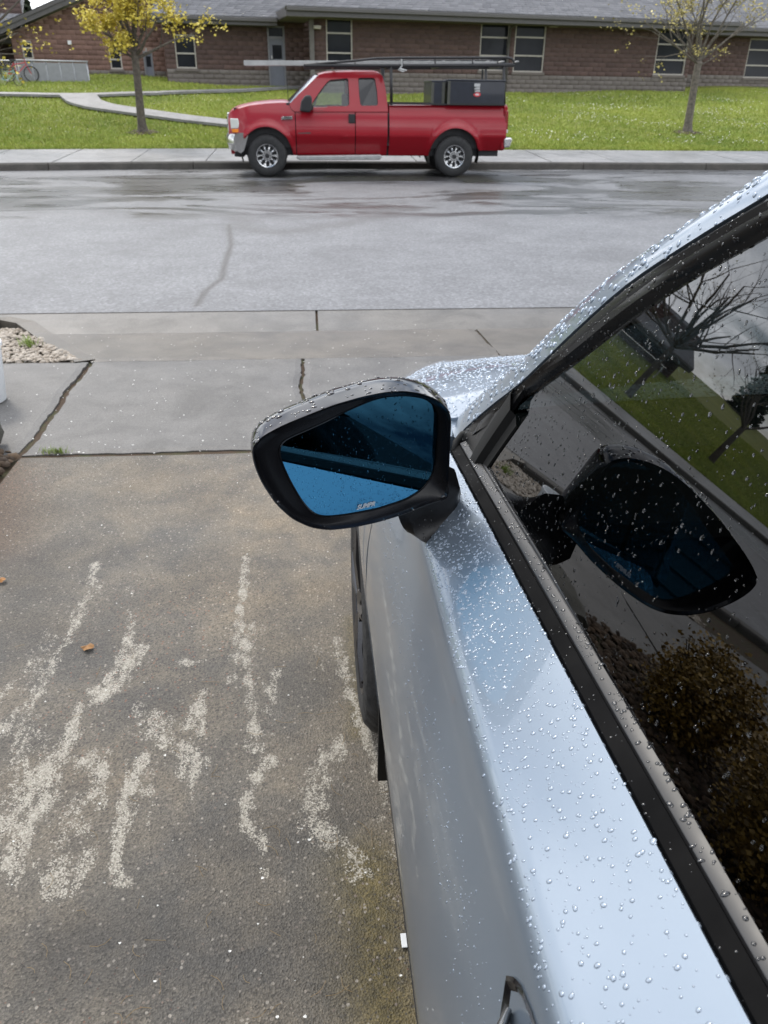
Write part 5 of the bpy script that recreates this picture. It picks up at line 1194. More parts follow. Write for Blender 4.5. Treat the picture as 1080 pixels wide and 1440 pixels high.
def wbox(b, back, u0, u1, z0, z1, o0, o1):
    vs = [w3(u, z, back, o) for o in (o0, o1) for u, z in ((u0, z0), (u1, z0), (u1, z1), (u0, z1))]
    b.add(vs, [(0, 3, 2, 1), (4, 5, 6, 7), (0, 1, 5, 4), (1, 2, 6, 5), (2, 3, 7, 6), (3, 0, 4, 7)]); return b
def window(root, back, r, rails, sill=True):
    u0, u1, z0, z1 = r; w = .05
    f = MB(); wbox(f, back, u0, u0+w, z0, z1, -.10, -.02); wbox(f, back, u1-w, u1, z0, z1, -.10, -.02); wbox(f, back, u0+w, u1-w, z1-w, z1, -.10, -.02); wbox(f, back, u0+w, u1-w, z0, z0+w, -.10, -.02)
    for z in rails: wbox(f, back, u0+w, u1-w, z-w*.55, z+w*.55, -.10, -.025)
    o = f.build('window', M_trimw, root, BO)
    lv = [z0]+sorted(rails)+[z1]
    for a, c in zip(lv[:-1], lv[1:]): wbox(MB(), back, u0+w, u1-w, a+w*.5, c-w*.5, -.085, -.075).build('pane', M_pane, o, BO)
    if sill: wbox(MB(), back, u0-.06, u1+.06, z0-.10, z0-.002, -.05, .06).build('sill', M_base, o, BO, bevel=.01)
def door(root, back, r, transom, win):
    u0, u1, z0, z1 = r; w = .06
    f = MB(); wbox(f, back, u0, u0+w, z0, z1, -.16, .02); wbox(f, back, u1-w, u1, z0, z1, -.16, .02); wbox(f, back, u0+w, u1-w, z1-w, z1, -.16, .02)
    if transom: wbox(f, back, u0+w, u1-w, transom-.09, transom, -.14, .01)
    o = f.build('door', M_doorframe, root, BO)
    wbox(MB(), back, u0+w, u1-w, z0+.01, (transom-.09 if transom else z1-w), -.10, -.05).build('door_leaf', M_doorg, o, BO)
    if transom: wbox(MB(), back, u0+w, u1-w, transom, z1-w, -.11, -.10).build('transom_panel', M_pane, o, BO)
    wbox(MB(), back, *win, -.048, -.040).build('pane', M_pane, o, BO)
    wbox(MB(), back, u0+w+.06, u0+w+.10, z0+.95, z0+1.07, -.05, .02).build('handle', M_alu, o, BO)
def roof_sheet(root, a0, a1, b0, b1, n, name='roof'):
    """shingle courses from eave a0-a1 up to b0-b1, each lapping the one below"""
    a0, a1, b0, b1 = map(np.array, (a0, a1, b0, b1)); V = []; F = []; T = []
    up_ = np.cross(a1-a0, b0-a0); up_ /= np.linalg.norm(up_); up_ = up_ if up_[2] > 0 else -up_
    for k in range(n):
        t0, t1 = k/n, (k+1.35)/n; l0, r0, l1, r1 = a0+(b0-a0)*t0, a1+(b1-a1)*t0, a0+(b0-a0)*min(1, t1), a1+(b1-a1)*min(1, t1)
        L = np.linalg.norm(r0-l0); nt = max(1, int(L/.33))
        for i in range(nt):
            s0, s1 = i/nt, (i+.97)/nt; o = len(V); q = up_*(.014+rng.uniform(0, .006))
            V += [l0+(r0-l0)*s0+q, l0+(r0-l0)*s1+q, l1+(r1-l1)*s1+up_*.004, l1+(r1-l1)*s0+up_*.004, l0+(r0-l0)*s0, l0+(r0-l0)*s1]; F += [(o, o+1, o+2, o+3), (o+4, o+5, o+1, o)]; T += [rng.beta(2, 2)]*6
    o = np_mesh(name, np.array(V)-np.array(BO), np.array(F), M_shingle, root, attrs={'tint': T}); o['kind'] = 'stuff'
    b = MB(); b.add([tuple(a0), tuple(a1), tuple(b1), tuple(b0)], [(0, 1, 2, 3)]); o2 = b.build('roof_deck', M_fascia, root, BO); s = o2.modifiers.new('t', 'SOLIDIFY'); s.thickness = .12; s.offset = 0; o2.location.z -= .075
def shadow_eave(root, back, u0, u1, z, over, h=.28, side=True):
    b = MB(); wbox(b, back, u0, u1, z-h, z, over, over+.03); b.build('fascia', M_fascia, root, BO)
    b = MB(); wbox(b, back, u0, u1, z-.13, z+.0, over+.032, over+.15); b.build('gutter', M_fascia, root, BO, bevel=.02)
    b = MB(); wbox(b, back, u0, u1, z-h+.0, z-h+.03, -.2, over-.002); b.build('soffit', M_soffit, root, BO)
school = thing('school_building', 'long low brick school building with grey shingle roof and brown eaves across the street', 'building', BO)
# main wing (C)
bC = 0.0; uCl = su(wp(441, 60, bC), bC)[0]; uCr = su(wp(966, 110, bC), bC)[0]
zb = 1.25; ztC = su(wp(716, 33, bC), bC)[1]+.15; zbaseC = su(wp(757, 107, bC), bC)[1]
winsC = [((458, 25, 496, 99), (46, 74)), ((677, 31, 713, 100), (52, 78)), ((726, 32, 763, 102), (52, 78)), ((928, 40, 961, 106), (62, 84))]
rC = [(wrect(*w, bC), [su(wp(w[0], y, bC), bC)[1] for y in ys_]) for w, ys_ in winsC]
wall(school, bC, uCl, uCr, zb, ztC, [r for r, _ in rC], zbaseC, (M_brick, M_base), M_mortar)
for r, ra in rC: window(school, bC, r, ra)
OV = 1.0
# eave of the main wing, surveyed on its own plane in front of the wall
eL, zE = su(wp(402, 9, -OV), -OV); eR = su(wp(1046, 28, -OV), -OV)[0]; zE2 = su(wp(733, 21, -OV), -OV)[1]; zE = (zE+zE2)/2
shadow_eave(school, bC, eL, eR, zE, OV)
wbox(MB(), bC, eL, eL+.03, zE-.28, zE, -8, OV).build('fascia', M_fascia, school, BO)
wbox(MB(), bC, eL+.03, uCl, zE-.30, zE-.27, -6, OV-.002).build('soffit', M_soffit, school, BO)
RP = .46
roof_sheet(school, w3(eL-.05, zE+.02, bC, OV+.10), w3(eR, zE+.02, bC, OV+.10), w3(eL+7, zE+.02+9*RP, bC, OV-9), w3(eR-2, zE+.02+9*RP, bC, OV-9), 46)
b = MB(); wbox(b, bC, uCl-.16, uCl, zb, zE-.3, -.02, .14); b.build('corner_post', M_soffit, school, BO)
wbox(MB(), bC, uCl-.02, uCl+.25, zE-.62, zE-.50, .02, .30).build('camera_box', M_trimw, school, BO, bevel=.02)
# light box, downpipe
u0, u1, z0, z1 = wrect(772, 29, 783, 39, bC); b = MB(); wbox(b, bC, u0, u1, z0, z1, .015, .16); b.build('wall_light', M_trimw, school, BO, bevel=.02)
b = MB(); pts = [(722, 22), (720, 34), (716, 40), (712, 80), (708, 131)]; b.tube([tuple(np.array(wp(x, y, bC))+wn_*(.9 if i == 0 else .5 if i == 1 else .12)) for i, (x, y) in enumerate(pts)], .055, 8); b.build('downpipe', M_fascia, school, BO, smooth=True)
# right wing (D), set back
bD = 1.6; uD0 = su(wp(962, 100, bD), bD)[0]; uD1 = uD0+12
rD = [(wrect(1056, 54, 1084, 110, bD), [su(wp(1060, y, bD), bD)[1] for y in (70, 92)]), ]
zD = su(wp(1000, 47, bD), bD)[1]+.1; zbD = su(wp(1000, 110, bD), bD)[1]
wall(school, bD, uD0, uD1, zb, zD+.2, [r for r, _ in rD], zbD, (M_brick, M_base), M_mortar)
for r, ra in rD: window(school, bD, r, ra)
OD = .8; zDe = su(wp(1000, 38, bD-OD), bD-OD)[1]
shadow_eave(school, bD, uD0-.5, uD1+.5, zDe, OD)
roof_sheet(school, w3(uD0-.5, zDe+.02, bD, OD+.1), w3(uD1+.5, zDe+.02, bD, OD+.1), w3(uD0-.5, zDe+.02+8*RP, bD, OD-8), w3(uD1-3, zDe+.02+8*RP, bD, OD-8), 42)
b = MB(); b.add([w3(uCr, zb, bC, 0), w3(uCr, zb, bC, -4), w3(uCr, zE, bC, -4), w3(uCr, zE, bC, 0)], [(0, 1, 2, 3)]); b.build('return_wall', M_brick, school, BO)
# middle wing (B)
bB = 1.9; uB0 = su(wp(235, 100, bB), bB)[0]; uB1 = uCl+.3
rB = (wrect(244, 48, 277.5, 96.5, bB), [su(wp(260, 75, bB), bB)[1]]); dB = wrect(375, 36, 403, 121.5, bB)
zBt = su(wp(330, 30, bB), bB)[1]+.1; zbB = su(wp(300, 98.5, bB), bB)[1]
wall(school, bB, uB0, uB1, zb+.2, zBt+.3, [rB[0], dB], zbB, (M_brick, M_base), M_mortar)
window(school, bB, *rB)
wx = wrect(383, 63, 397, 83, bB); door(school, bB, dB, su(wp(380, 51, bB), bB)[1], wx)
OB = .7; zBe = su(wp(340, 24.5, bB-OB), bB-OB)[1]; uBe = su(wp(205, 20, bB-OB), bB-OB)[0]
shadow_eave(school, bB, uBe, eL-.02, zBe, OB, .24)
roof_sheet(school, w3(uBe, zBe+.02, bB, OB+.1), w3(eL, zBe+.02, bB, OB+.1), w3(uBe+3.0, zBe+.02+8*RP, bB, OB-8), w3(eL+6, zBe+.02+8*RP, bB, OB-8), 42)
b = MB(); b.add([w3(uB0, zb, bB, 0), w3(uB0, zb, bB, -3), w3(uB0, zBe, bB, -3), w3(uB0, zBe, bB, 0)], [(0, 1, 2, 3)]); b.build('return_wall', M_brickred, school, BO)
# left gabled wing (A)
bA = 3.2; uA0 = su(wp(20, 80, bA), bA)[0]; uA1 = uB0+1.2
rA = [(wrect(29, 57, 50, 95, bA), [su(wp(40, y, bA), bA)[1] for y in (67.5, 82)]), (wrect(151, 58, 173, 97.5, bA), [su(wp(160, y, bA), bA)[1] for y in (69.5, 83.5)])]
dA = wrect(200.5, 72, 218, 111, bA)
a_, b2 = su(wp(20, 43, bA), bA), su(wp(116, 1, bA), bA); slope = (b2[1]-a_[1])/(b2[0]-a_[0]); uR = b2[0]+3.2
def topA(u): return a_[1]+slope*((u if u < uR else 2*uR-u)-a_[0])
zbA = su(wp(150, 100, bA), bA)[1]
wall(school, bA, uA0, uA1, zb+.3, 5.5, [r for r, _ in rA]+[dA], zbA, (M_brickred, M_base), M_mortarr, gable=uR, bw=.36, bh=.165, top=topA)
for r, ra in rA: window(school, bA, r, ra)
door(school, bA, dA, None, wrect(205, 79, 213, 94, bA))
# rake boards and gable roof
for s0, s1 in ((uA0-1.3, uR), (uR, 2*uR-uA0)):
    q = MB(); P = [w3(s0, topA(s0)+.02, bA, .55), w3(s1, topA(s1)+.02, bA, .55), w3(s1, topA(s1)+.30, bA, .55), w3(s0, topA(s0)+.30, bA, .55)]
    q.prism(P, tuple(-wn_*.05)); q.build('rake_board', M_fascia, school, BO)
    roof_sheet(school, w3(s0, topA(s0)+.33, bA, .6), w3(s0, topA(s0)+.33, bA, -9), w3(s1, topA(s1)+.33, bA, .6), w3(s1, topA(s1)+.33, bA, -9), 30)
u0, u1, z0, z1 = wrect(95, 57, 101, 63, bA); wbox(MB(), bA, u0, u1, z0, z1, .015, .12).build('alarm_box', simple('white_box', (.7, .7, .68), .5), school, BO, bevel=.01)
# far-left recess with its own low roof
bE = 5.5; uE1 = uA0+.3; uE0 = uE1-10
wall(school, bE, uE0, uE1, zb+.3, zb+3.6, [(uE1-5.2, uE1-4.1, 2.6, 4.1)], zbA, (M_brick, M_base), M_mortar)
window(school, bE, (uE1-5.2, uE1-4.1, 2.6, 4.1), [3.4])
zEe = su(wp(5, 49, bE-1.6), bE-1.6)[1]; shadow_eave(school, bE, uE0, uE1-.1, zEe, 1.6)
roof_sheet(school, w3(uE0, zEe+.02, bE, 1.7), w3(uE1, zEe+.02, bE, 1.7), w3(uE0, zEe+.02+4*RP, bE, -2.3), w3(uE1, zEe+.02+4*RP, bE, -2.3), 22)
b = MB(); b.add([w3(uA0, zb, bA, 0), w3(uA0, zb, bA, -3), w3(uA0, topA(uA0), bA, -3), w3(uA0, topA(uA0), bA, 0)], [(0, 1, 2, 3)]); b.build('return_wall', M_brickred, school, BO)
# ---------------------------------------------------------------- low grey panel fence and its chain-link end
bF = 1.2
fe = thing('panel_fence', 'low grey slatted panel fence in front of the gabled brick wing', 'fence', w3(su(wp(70, 110, bF), bF)[0], 2.0, bF))
FO = tuple(fe.location); M_pan = simple('fence_panel_grey', (.235, .24, .25), .55, var=.08); M_galv = simple('galvanised', (.40, .41, .42), .4, metal=.7)
f1 = su(wp(123.5, 100, bF), bF)[0]; f0 = su(wp(27, 100, bF), bF)[0]; fz1 = su(wp(70, 85.5, bF), bF)[1]; fz0 = fz1-1.35
npan = 5
for k in range(npan):
    a = f0+(f1-f0)*k/npan; c = f0+(f1-f0)*(k+1)/npan; b = MB(); wbox(b, bF, a+.02, c-.02, fz0, fz1-.06, -.02, .01); b.build('panel', M_pan, fe, FO, bevel=.008)
for k in range(npan+1):
    a = f0+(f1-f0)*k/npan; b = MB(); b.tube([w3(a, fz0-.3, bF, -.05), w3(a, fz1+.03, bF, -.05)], .03, 8); b.build('post', M_galv, fe, FO, smooth=True)
b = MB(); b.tube([w3(f0-.05, fz1, bF, .0), w3(f1+.05, fz1, bF, .0)], .03, 8); b.build('top_rail', M_galv, fe, FO, smooth=True)
cl = thing('chain_link_fence', 'see-through chain link fence beside the bicycle, left of the grey panels', 'fence', w3(f0-3, 2.0, bF)); LO2 = tuple(cl.location)
for k in range(4): b = MB(); a = f0-.08-2.6*k; b.tube([w3(a, fz0-.3, bF, 0), w3(a, fz1, bF, 0)], .03, 8); b.build('post', M_galv, cl, LO2)
b = MB(); b.tube([w3(f0-.08, fz1-.02, bF, 0), w3(f0-8, fz1-.02, bF, 0)], .024, 8); b.build('top_rail', M_galv, cl, LO2)
b = MB(); Lc = 7.8; st_ = .10
for i in range(int((Lc+1.4)/st_)):
    for sgn in (1, -1):
        a = f0-8+i*st_ if sgn > 0 else f0-8+i*st_
        p0, p1 = (a, fz0), (a-1.3*sgn, fz1-.03)
        lo, hi = f0-8, f0-.1
        t0 = 0; t1 = 1
        us_ = [p0[0], p1[0]]
        if max(us_) < lo or min(us_) > hi: continue
        def cl_(t): return p0[0]+(p1[0]-p0[0])*t, p0[1]+(p1[1]-p0[1])*t
        tt = [t for t in np.linspace(0, 1, 40) if lo <= cl_(t)[0] <= hi]
        if len(tt) < 2: continue
        q0, q1 = cl_(tt[0]), cl_(tt[-1]); b.tube([w3(*q0, bF, 0), w3(*q1, bF, 0)], .004, 3, caps=False)
o = b.build('wire_mesh', M_galv, cl, LO2, fix=False); o['kind'] = 'stuff'
# ---------------------------------------------------------------- bicycle by the fence
def bicycle(px, py, back, rz, label, frame_col, sc=1.0):
    p = on_lawn(px, py); t = thing('bicycle', label, 'bicycle', tuple(p), 'bicycles by the fence', rz); mt = simple('bike_paint', frame_col, .35, coat=.6)
    for x in (-.5*sc, .5*sc):
        w = bpy.data.objects.new('wheel', None); COL.objects.link(w); w.parent = t; w.location = (x, 0, .33*sc)
        MB().tube([(.31*sc*math.cos(a), 0, .31*sc*math.sin(a)) for a in np.linspace(0, 2*PI, 33)], .022*sc, 6, caps=False).build('tyre', M_tyre, w)
        b = MB(); [b.tube([(0, 0, 0), (.30*sc*math.cos(a), 0, .30*sc*math.sin(a))], .003, 3) for a in np.linspace(0, 2*PI, 17)[:-1]]; b.build('spokes', M_alu, w)
    b = MB(); Q = lambda x, z: (x*sc, 0, z*sc)
    for a, c in (((-.5, .33), (-.12, .30)), ((-.5, .33), (-.2, .72)), ((-.12, .30), (-.2, .78)), ((-.12, .30), (.34, .72)), ((-.2, .70), (.33, .78)), ((.5, .33), (.34, .70)), ((.34, .70), (.30, .92))): b.tube([Q(*a), Q(*c)], .018*sc, 6)
    b.build('frame', mt, t); b = MB(); b.box((-.33*sc, -.07*sc, .83*sc), (-.07*sc, .07*sc, .89*sc)); b.tube([Q(-.2, .78), Q(-.2, .85)], .014, 6); b.build('saddle', M_blackpl, t, bevel=.02)
    b = MB(); b.tube([(.24*sc, -.28*sc, .98*sc), (.32*sc, -.1*sc, .93*sc), (.32*sc, .1*sc, .93*sc), (.24*sc, .28*sc, .98*sc)], .014*sc, 6); b.build('handlebar', M_blackpl, t)
    b = MB(); b.tube([(-.12*sc, -.08*sc, .30*sc), (-.12*sc, .08*sc, .30*sc)], .06*sc, 12); b.build('crank', M_alu, t)
bicycle(30, 115.5, bF, .5, 'parked bicycle with red frame beside the chain link fence', (.45, .03, .04), .80)
bicycle(16, 121, bF, -.25, 'small bicycle with pale teal frame in front of the red one', (.25, .45, .45), .60)
# ---------------------------------------------------------------- trees
m = NT('blossom_yellow'); m.set('Base Color', m.mix(m.attr('tint'), (.48, .37, .03), (.72, .61, .12))).set('Roughness', .6); m.set('Subsurface Weight', 0.0); M_blossom = m.mat
m = NT('blossom_pale'); m.set('Base Color', m.mix(m.attr('tint'), (.30, .24, .06), (.58, .50, .17))).set('Roughness', .6); M_blossompale = m.mat
m = NT('bronze_leaf'); m.set('Base Color', m.mix(m.attr('tint'), (.12, .075, .02), (.34, .27, .05))).set('Roughness', .6); M_bronze = m.mat
def clumps(pts, n_each, spread, size, up_bias=.3):
    n = len(pts)*n_each; P = np.repeat(np.array(pts), n_each, 0)+rng.normal(0, spread, (n, 3)); a = rng.uniform(0, 2*PI, n); tl = rng.normal(0, .8, n); s = size*rng.uniform(.55, 1.4, n)
    d1 = np.stack([np.cos(a), np.sin(a), np.sin(tl)*.5], 1); d1 /= np.linalg.norm(d1, axis=1)[:, None]; d2 = np.cross(d1, rng.normal(0, 1, (n, 3))); d2 /= np.linalg.norm(d2, axis=1)[:, None]
    V = np.empty((n, 4, 3)); V[:, 0] = P; V[:, 1] = P+d1*s[:, None]*.6+d2*s[:, None]*.42; V[:, 2] = P+d1*s[:, None]*1.1; V[:, 3] = P+d1*s[:, None]*.6-d2*s[:, None]*.42
    return V.reshape(-1, 3), np.arange(n*4).reshape(-1, 4), np.repeat(np.clip(rng.normal(.5, .28, n), 0, 1), 4)
def tree(name, base, trunk, h, limbs, label, leaf=None, bark=M_bark, n_leaf=6, spread=.05, lsize=.06, seed=1, droop=0.0, sub=(3, 5), leaf_p=.8, group='street trees on the school lawn', cat='tree'):
    r = random.Random(seed); t = thing(name, label, cat, base, group)
    b = MB(); tips = []
    top = Vector(trunk[-1][0])
    b.tube(catmull([p for p, _ in trunk], 4), list(np.interp(np.linspace(0, 1, (len(trunk)-1)*4+1), np.linspace(0, 1, len(trunk)), [q for _, q in trunk])), 10)
    b.build('trunk', bark, t, smooth=True)
    bb = MB()
    def grow(p, d, L, rad, lev):
        pts = [p]; rs = [rad]; n = 4; q = p.copy(); dd = d.copy()
        for i in range(n):
            dd = (dd+Vector((r.gauss(0, .12), r.gauss(0, .12), r.gauss(.05-droop, .08)))).normalized(); q = q+dd*L/n; pts.append(q.copy()); rs.append(rad*(1-.16*(i+1)))
        bb.tube(pts, rs, 6 if rad > .012 else 4, caps=False)
        if lev == 0 or rad < .004:
            tips.extend(pts[2:]); return
        if lev <= 1: tips.extend(pts[3:])
        for k in range(r.randint(*sub)):
            i = r.randint(1, n); ax = Vector((r.gauss(0, 1), r.gauss(0, 1), r.gauss(0.15, .6))).normalized()
            nd = (dd*.75+ax*.75).normalized(); grow(pts[i].copy(), nd, L*r.uniform(.45, .72), rs[i]*r.uniform(.45, .62), lev-1)
    for (p, d, L, rad, lev) in limbs: grow(Vector(p), Vector(d).normalized(), L, rad, lev)
    bb.build('branches', bark, t)
    if leaf:
        sel = [tuple(p) for p in tips if r.random() < leaf_p]
        V, F, T = clumps(sel, n_leaf, spread, lsize); o = np_mesh('crown', V, F, leaf, t, attrs={'tint': T}); o['kind'] = 'stuff'
    return t
# left yellow tree
p0 = on_lawn(201, 187)
def loc(px, py, base): q = aty(px, py, base[1]); return (q[0]-base[0], 0.0, q[2]-base[2])
def treeloc(base): return lambda px, py, dy=0.0: tuple(np.array(loc(px, py, base))+np.array((0, dy, 0)))
L = treeloc(p0)
tr = [(L(202, 190), .16), (L(199, 170), .115), (L(195, 130), .10), (L(191, 90), .095), (L(189, 72), .09)]
lm = []
for a, c, dy, rd, lv in [((189, 75), (150, 40), -.3, .06, 3), ((189, 72), (188, -40), .1, .075, 3), ((190, 70), (222, -10), .4, .05, 3), ((191, 78), (240, 42), -.5, .05, 3), ((192, 82), (262, 55), .2, .045, 3), ((190, 66), (140, 5), .4, .05, 3), ((188, 60), (165, -10), -.5, .045, 3), ((190, 62), (205, 20), -.7, .04, 3), ((190, 84), (150, 60), .5, .035, 3)]:
    A, B_ = Vector(L(*a)), Vector(L(*c, dy)); lm.append((A, B_-A, (B_-A).length, rd, lv))
tree('yellow_tree', tuple(p0), tr, 5, lm, 'young tree thick with yellow blossom on the lawn, left of the red pickup', M_blossom, n_leaf=9, spread=.07, lsize=.072, seed=5, leaf_p=.72, sub=(3, 4))
# right sparse tree
p1 = on_lawn(966, 187); L = treeloc(p1)
tr = [(L(966, 190), .17), (L(968, 172), .12), (L(974, 135), .105), (L(980, 100), .10), (L(983, 86), .10)]
lm = []
for a, c, dy, rd, lv in [((982, 90), (893, 34), -.4, .035, 3), ((983, 90), (912, 50), .3, .03, 3), ((983, 86), (1068, 20), .2, .035, 3), ((983, 88), (995, -35), .1, .055, 3), ((983, 86), (950, -10), .5, .04, 3), ((984, 84), (1040, 0), -.3, .045, 3), ((983, 80), (1055, 45), .2, .03, 3), ((983, 84), (930, 20), .3, .03, 3), ((984, 78), (1015, -20), -.5, .04, 3), ((983, 92), (945, 70), -.5, .022, 2), ((984, 92), (1020, 78), .3, .02, 2), ((983, 82), (965, -15), -.6, .04, 3)]:
    A, B_ = Vector(L(*a)), Vector(L(*c, dy)); lm.append((A, B_-A, (B_-A).length*.95, rd, lv))
tree('sparse_tree', tuple(p1), tr, 5, lm, 'nearly bare tree with pale trunk and few yellow flowers, right of the pickup', M_blossompale, M_barkpale, n_leaf=5, spread=.06, lsize=.06, seed=11, leaf_p=.3, sub=(3, 5))
# tree beyond the left border, only its branch tips reach into the picture
p2 = on_lawn(-70, 190); L = treeloc(p2)
tr = [(L(-70, 192), .17), (L(-73, 150), .12), (L(-76, 100), .11), (L(-80, 70), .1)]
lm = []
for a, c, dy, rd, lv in [((-76, 90), (40, 10), -.2, .05, 3), ((-76, 80), (20, 42), .3, .04, 3), ((-80, 70), (-30, -60), .2, .06, 3), ((-80, 72), (-150, 0), -.3, .05, 3), ((-78, 80), (10, -20), .5, .05, 3), ((-80, 75), (-130, 50), .4, .04, 3), ((-80, 70), (-90, -80), -.3, .05, 3)]:
    A, B_ = Vector(L(*a)), Vector(L(*c, dy)); lm.append((A, B_-A, (B_-A).length, rd, lv))
tree('yellow_tree', tuple(p2), tr, 5, lm, 'tree at the upper left corner with thin branches and bronze yellow leaf tips', M_blossom, n_leaf=4, spread=.06, lsize=.08, seed=21, leaf_p=.4, sub=(3, 4))
# bare trees farther left (seen mirrored in the car's glass)
for k, (x, y, sd, s) in enumerate([(-17.5, 24.5, 31, 1.0), (-25, 26, 37, 1.15), (-12.9, 24.0, 41, 1.35)]):
    z = float(lawn_z(np.array(x), np.array(y))); r = random.Random(sd)
    lm = [(Vector((0, 0, 1.7*s)), Vector((r.gauss(0, .8), r.gauss(0, .8), r.uniform(.5, 1.3))), r.uniform(1.7, 2.5)*s, .055*s, 3) for _ in range(8 if s < 1.3 else 13)]
    tree('bare_tree', (x, y, z), [((0, 0, -.1), .15), ((.02, 0, .8), .12), ((0, .03, 1.8*s), .10)], 5, lm, ['tall bare twiggy tree mirrored in the car window, nearest the street', 'wide bare twiggy tree farthest left on the mirrored lawn', 'largest bare tree mirrored in the car window, in front of the brick wing'][k], M_bronze, n_leaf=2, spread=.05, lsize=.06, seed=sd, leaf_p=.15, sub=(2, 4))
# dark evergreens behind the left wing
M_needle = simple('evergreen', (.020, .030, .016), .8, var=.5, scale=3)
mm = NT('evergreen_needles'); mm.set('Base Color', mm.mix(mm.attr('tint'), (.012, .02, .010), (.04, .055, .025))).set('Roughness', .7); M_needle = mm.mat
for k, (x, y, H) in enumerate([(-17.5, 58, 8.5), (-37, 52, 8.5), (-48, 46, 7.5)]):
    z = 2.6; t = thing('fir_tree', ['dark fir tree rising behind the left school roof', 'taller dark fir standing behind the far left trees', 'lower dark fir at the far left end of the lawn'][k], 'tree', (x, y, z), 'firs behind the school')
    MB().tube([(0, 0, -.3), (0, 0, H)], [.25, .03], 8).build('trunk', M_bark, t)
    pts = []
    for _ in range(900):
        u = rng.random()**.7; zz = H*(1-u); R = .08+.30*H*u*.55*rng.uniform(.4, 1.0); a = rng.uniform(0, 2*PI); pts.append((R*math.cos(a), R*math.sin(a), zz*.93+.4-R*.15))
    V, F, T = clumps(pts, 7, .16, .34); o = np_mesh('crown', V, F, M_needle, t, attrs={'tint': T}); o['kind'] = 'stuff'
# shrubs in the bed left of the driveway (mirrored in the window)
mm = NT('shrub_leaf'); mm.set('Base Color', mm.mix(mm.attr('tint'), (.025, .045, .014), (.16, .12, .03))).set('Roughness', .55); M_shrub = mm.mat
mm = NT('shrub_leaf_gold'); mm.set('Base Color', mm.mix(mm.attr('tint'), (.10, .06, .01), (.33, .20, .03))).set('Roughness', .55); M_shrubg = mm.mat
for k, (x, y, s, mt) in enumerate([(-2.15, .9, .55, M_shrub), (-2.3, 2.0, .48, M_shrubg), (-2.25, -.3, .6, M_shrub), (-2.35, 2.9, .36, M_shrubg)]):
    t = thing('shrub', ['dense dark green shrub mirrored in the car window beside the driveway', 'golden leaved shrub between the dark shrub and the edging stone', 'tall dark green shrub farthest back along the driveway bed', 'small golden shrub nearest the gravel and edging stone'][k], 'shrub', (x, y, 0), 'shrubs along the driveway')
    b = MB()
    for _ in range(14):
        a = rng.uniform(0, 2*PI); b.tube([(0, 0, 0), (.3*s*math.cos(a), .3*s*math.sin(a), .7*s), (.7*s*math.cos(a), .7*s*math.sin(a), 1.2*s*rng.uniform(.7, 1.1))], [.012, .008, .003], 5)
    b.build('stems', M_bark, t)
    pts = []
    for _ in range(420):
        v = rng.normal(0, 1, 3); v /= np.linalg.norm(v); R = s*rng.uniform(.55, 1.0)*(1+.15*math.sin(5*v[0]+3*v[1])); pts.append((v[0]*R*.85, v[1]*R*.85, .75*s+v[2]*R*.75))
    V, F, T = clumps(pts, 26, .055, .022); o = np_mesh('crown', V, F, mt, t, attrs={'tint': T}); o['kind'] = 'stuff'
# ---------------------------------------------------------------- dark rings drawn as base shadow under the two lawn trees
for p, lb in ((p0, 'dark ring drawn as shadow under the yellow tree'), (p1, 'dark ring drawn as shadow under the sparse tree')):
    b = MB(); n = 26; b.grid([[(p[0]+rr*(.42+.10*math.sin(k*2.3)+.05*math.sin(k*5.1))*math.cos(2*PI*k/n), p[1]+rr*(.42+.10*math.sin(k*2.3))*math.sin(2*PI*k/n), float(lawn_z(np.array(p[0]), np.array(p[1]+rr*.42*math.sin(2*PI*k/n))))+.06-.03*rr) for k in range(n)] for rr in (.05, .6, 1.0)], close_v=True)
    tag(b.build('shadow_ring', M_dirt), kind='structure')

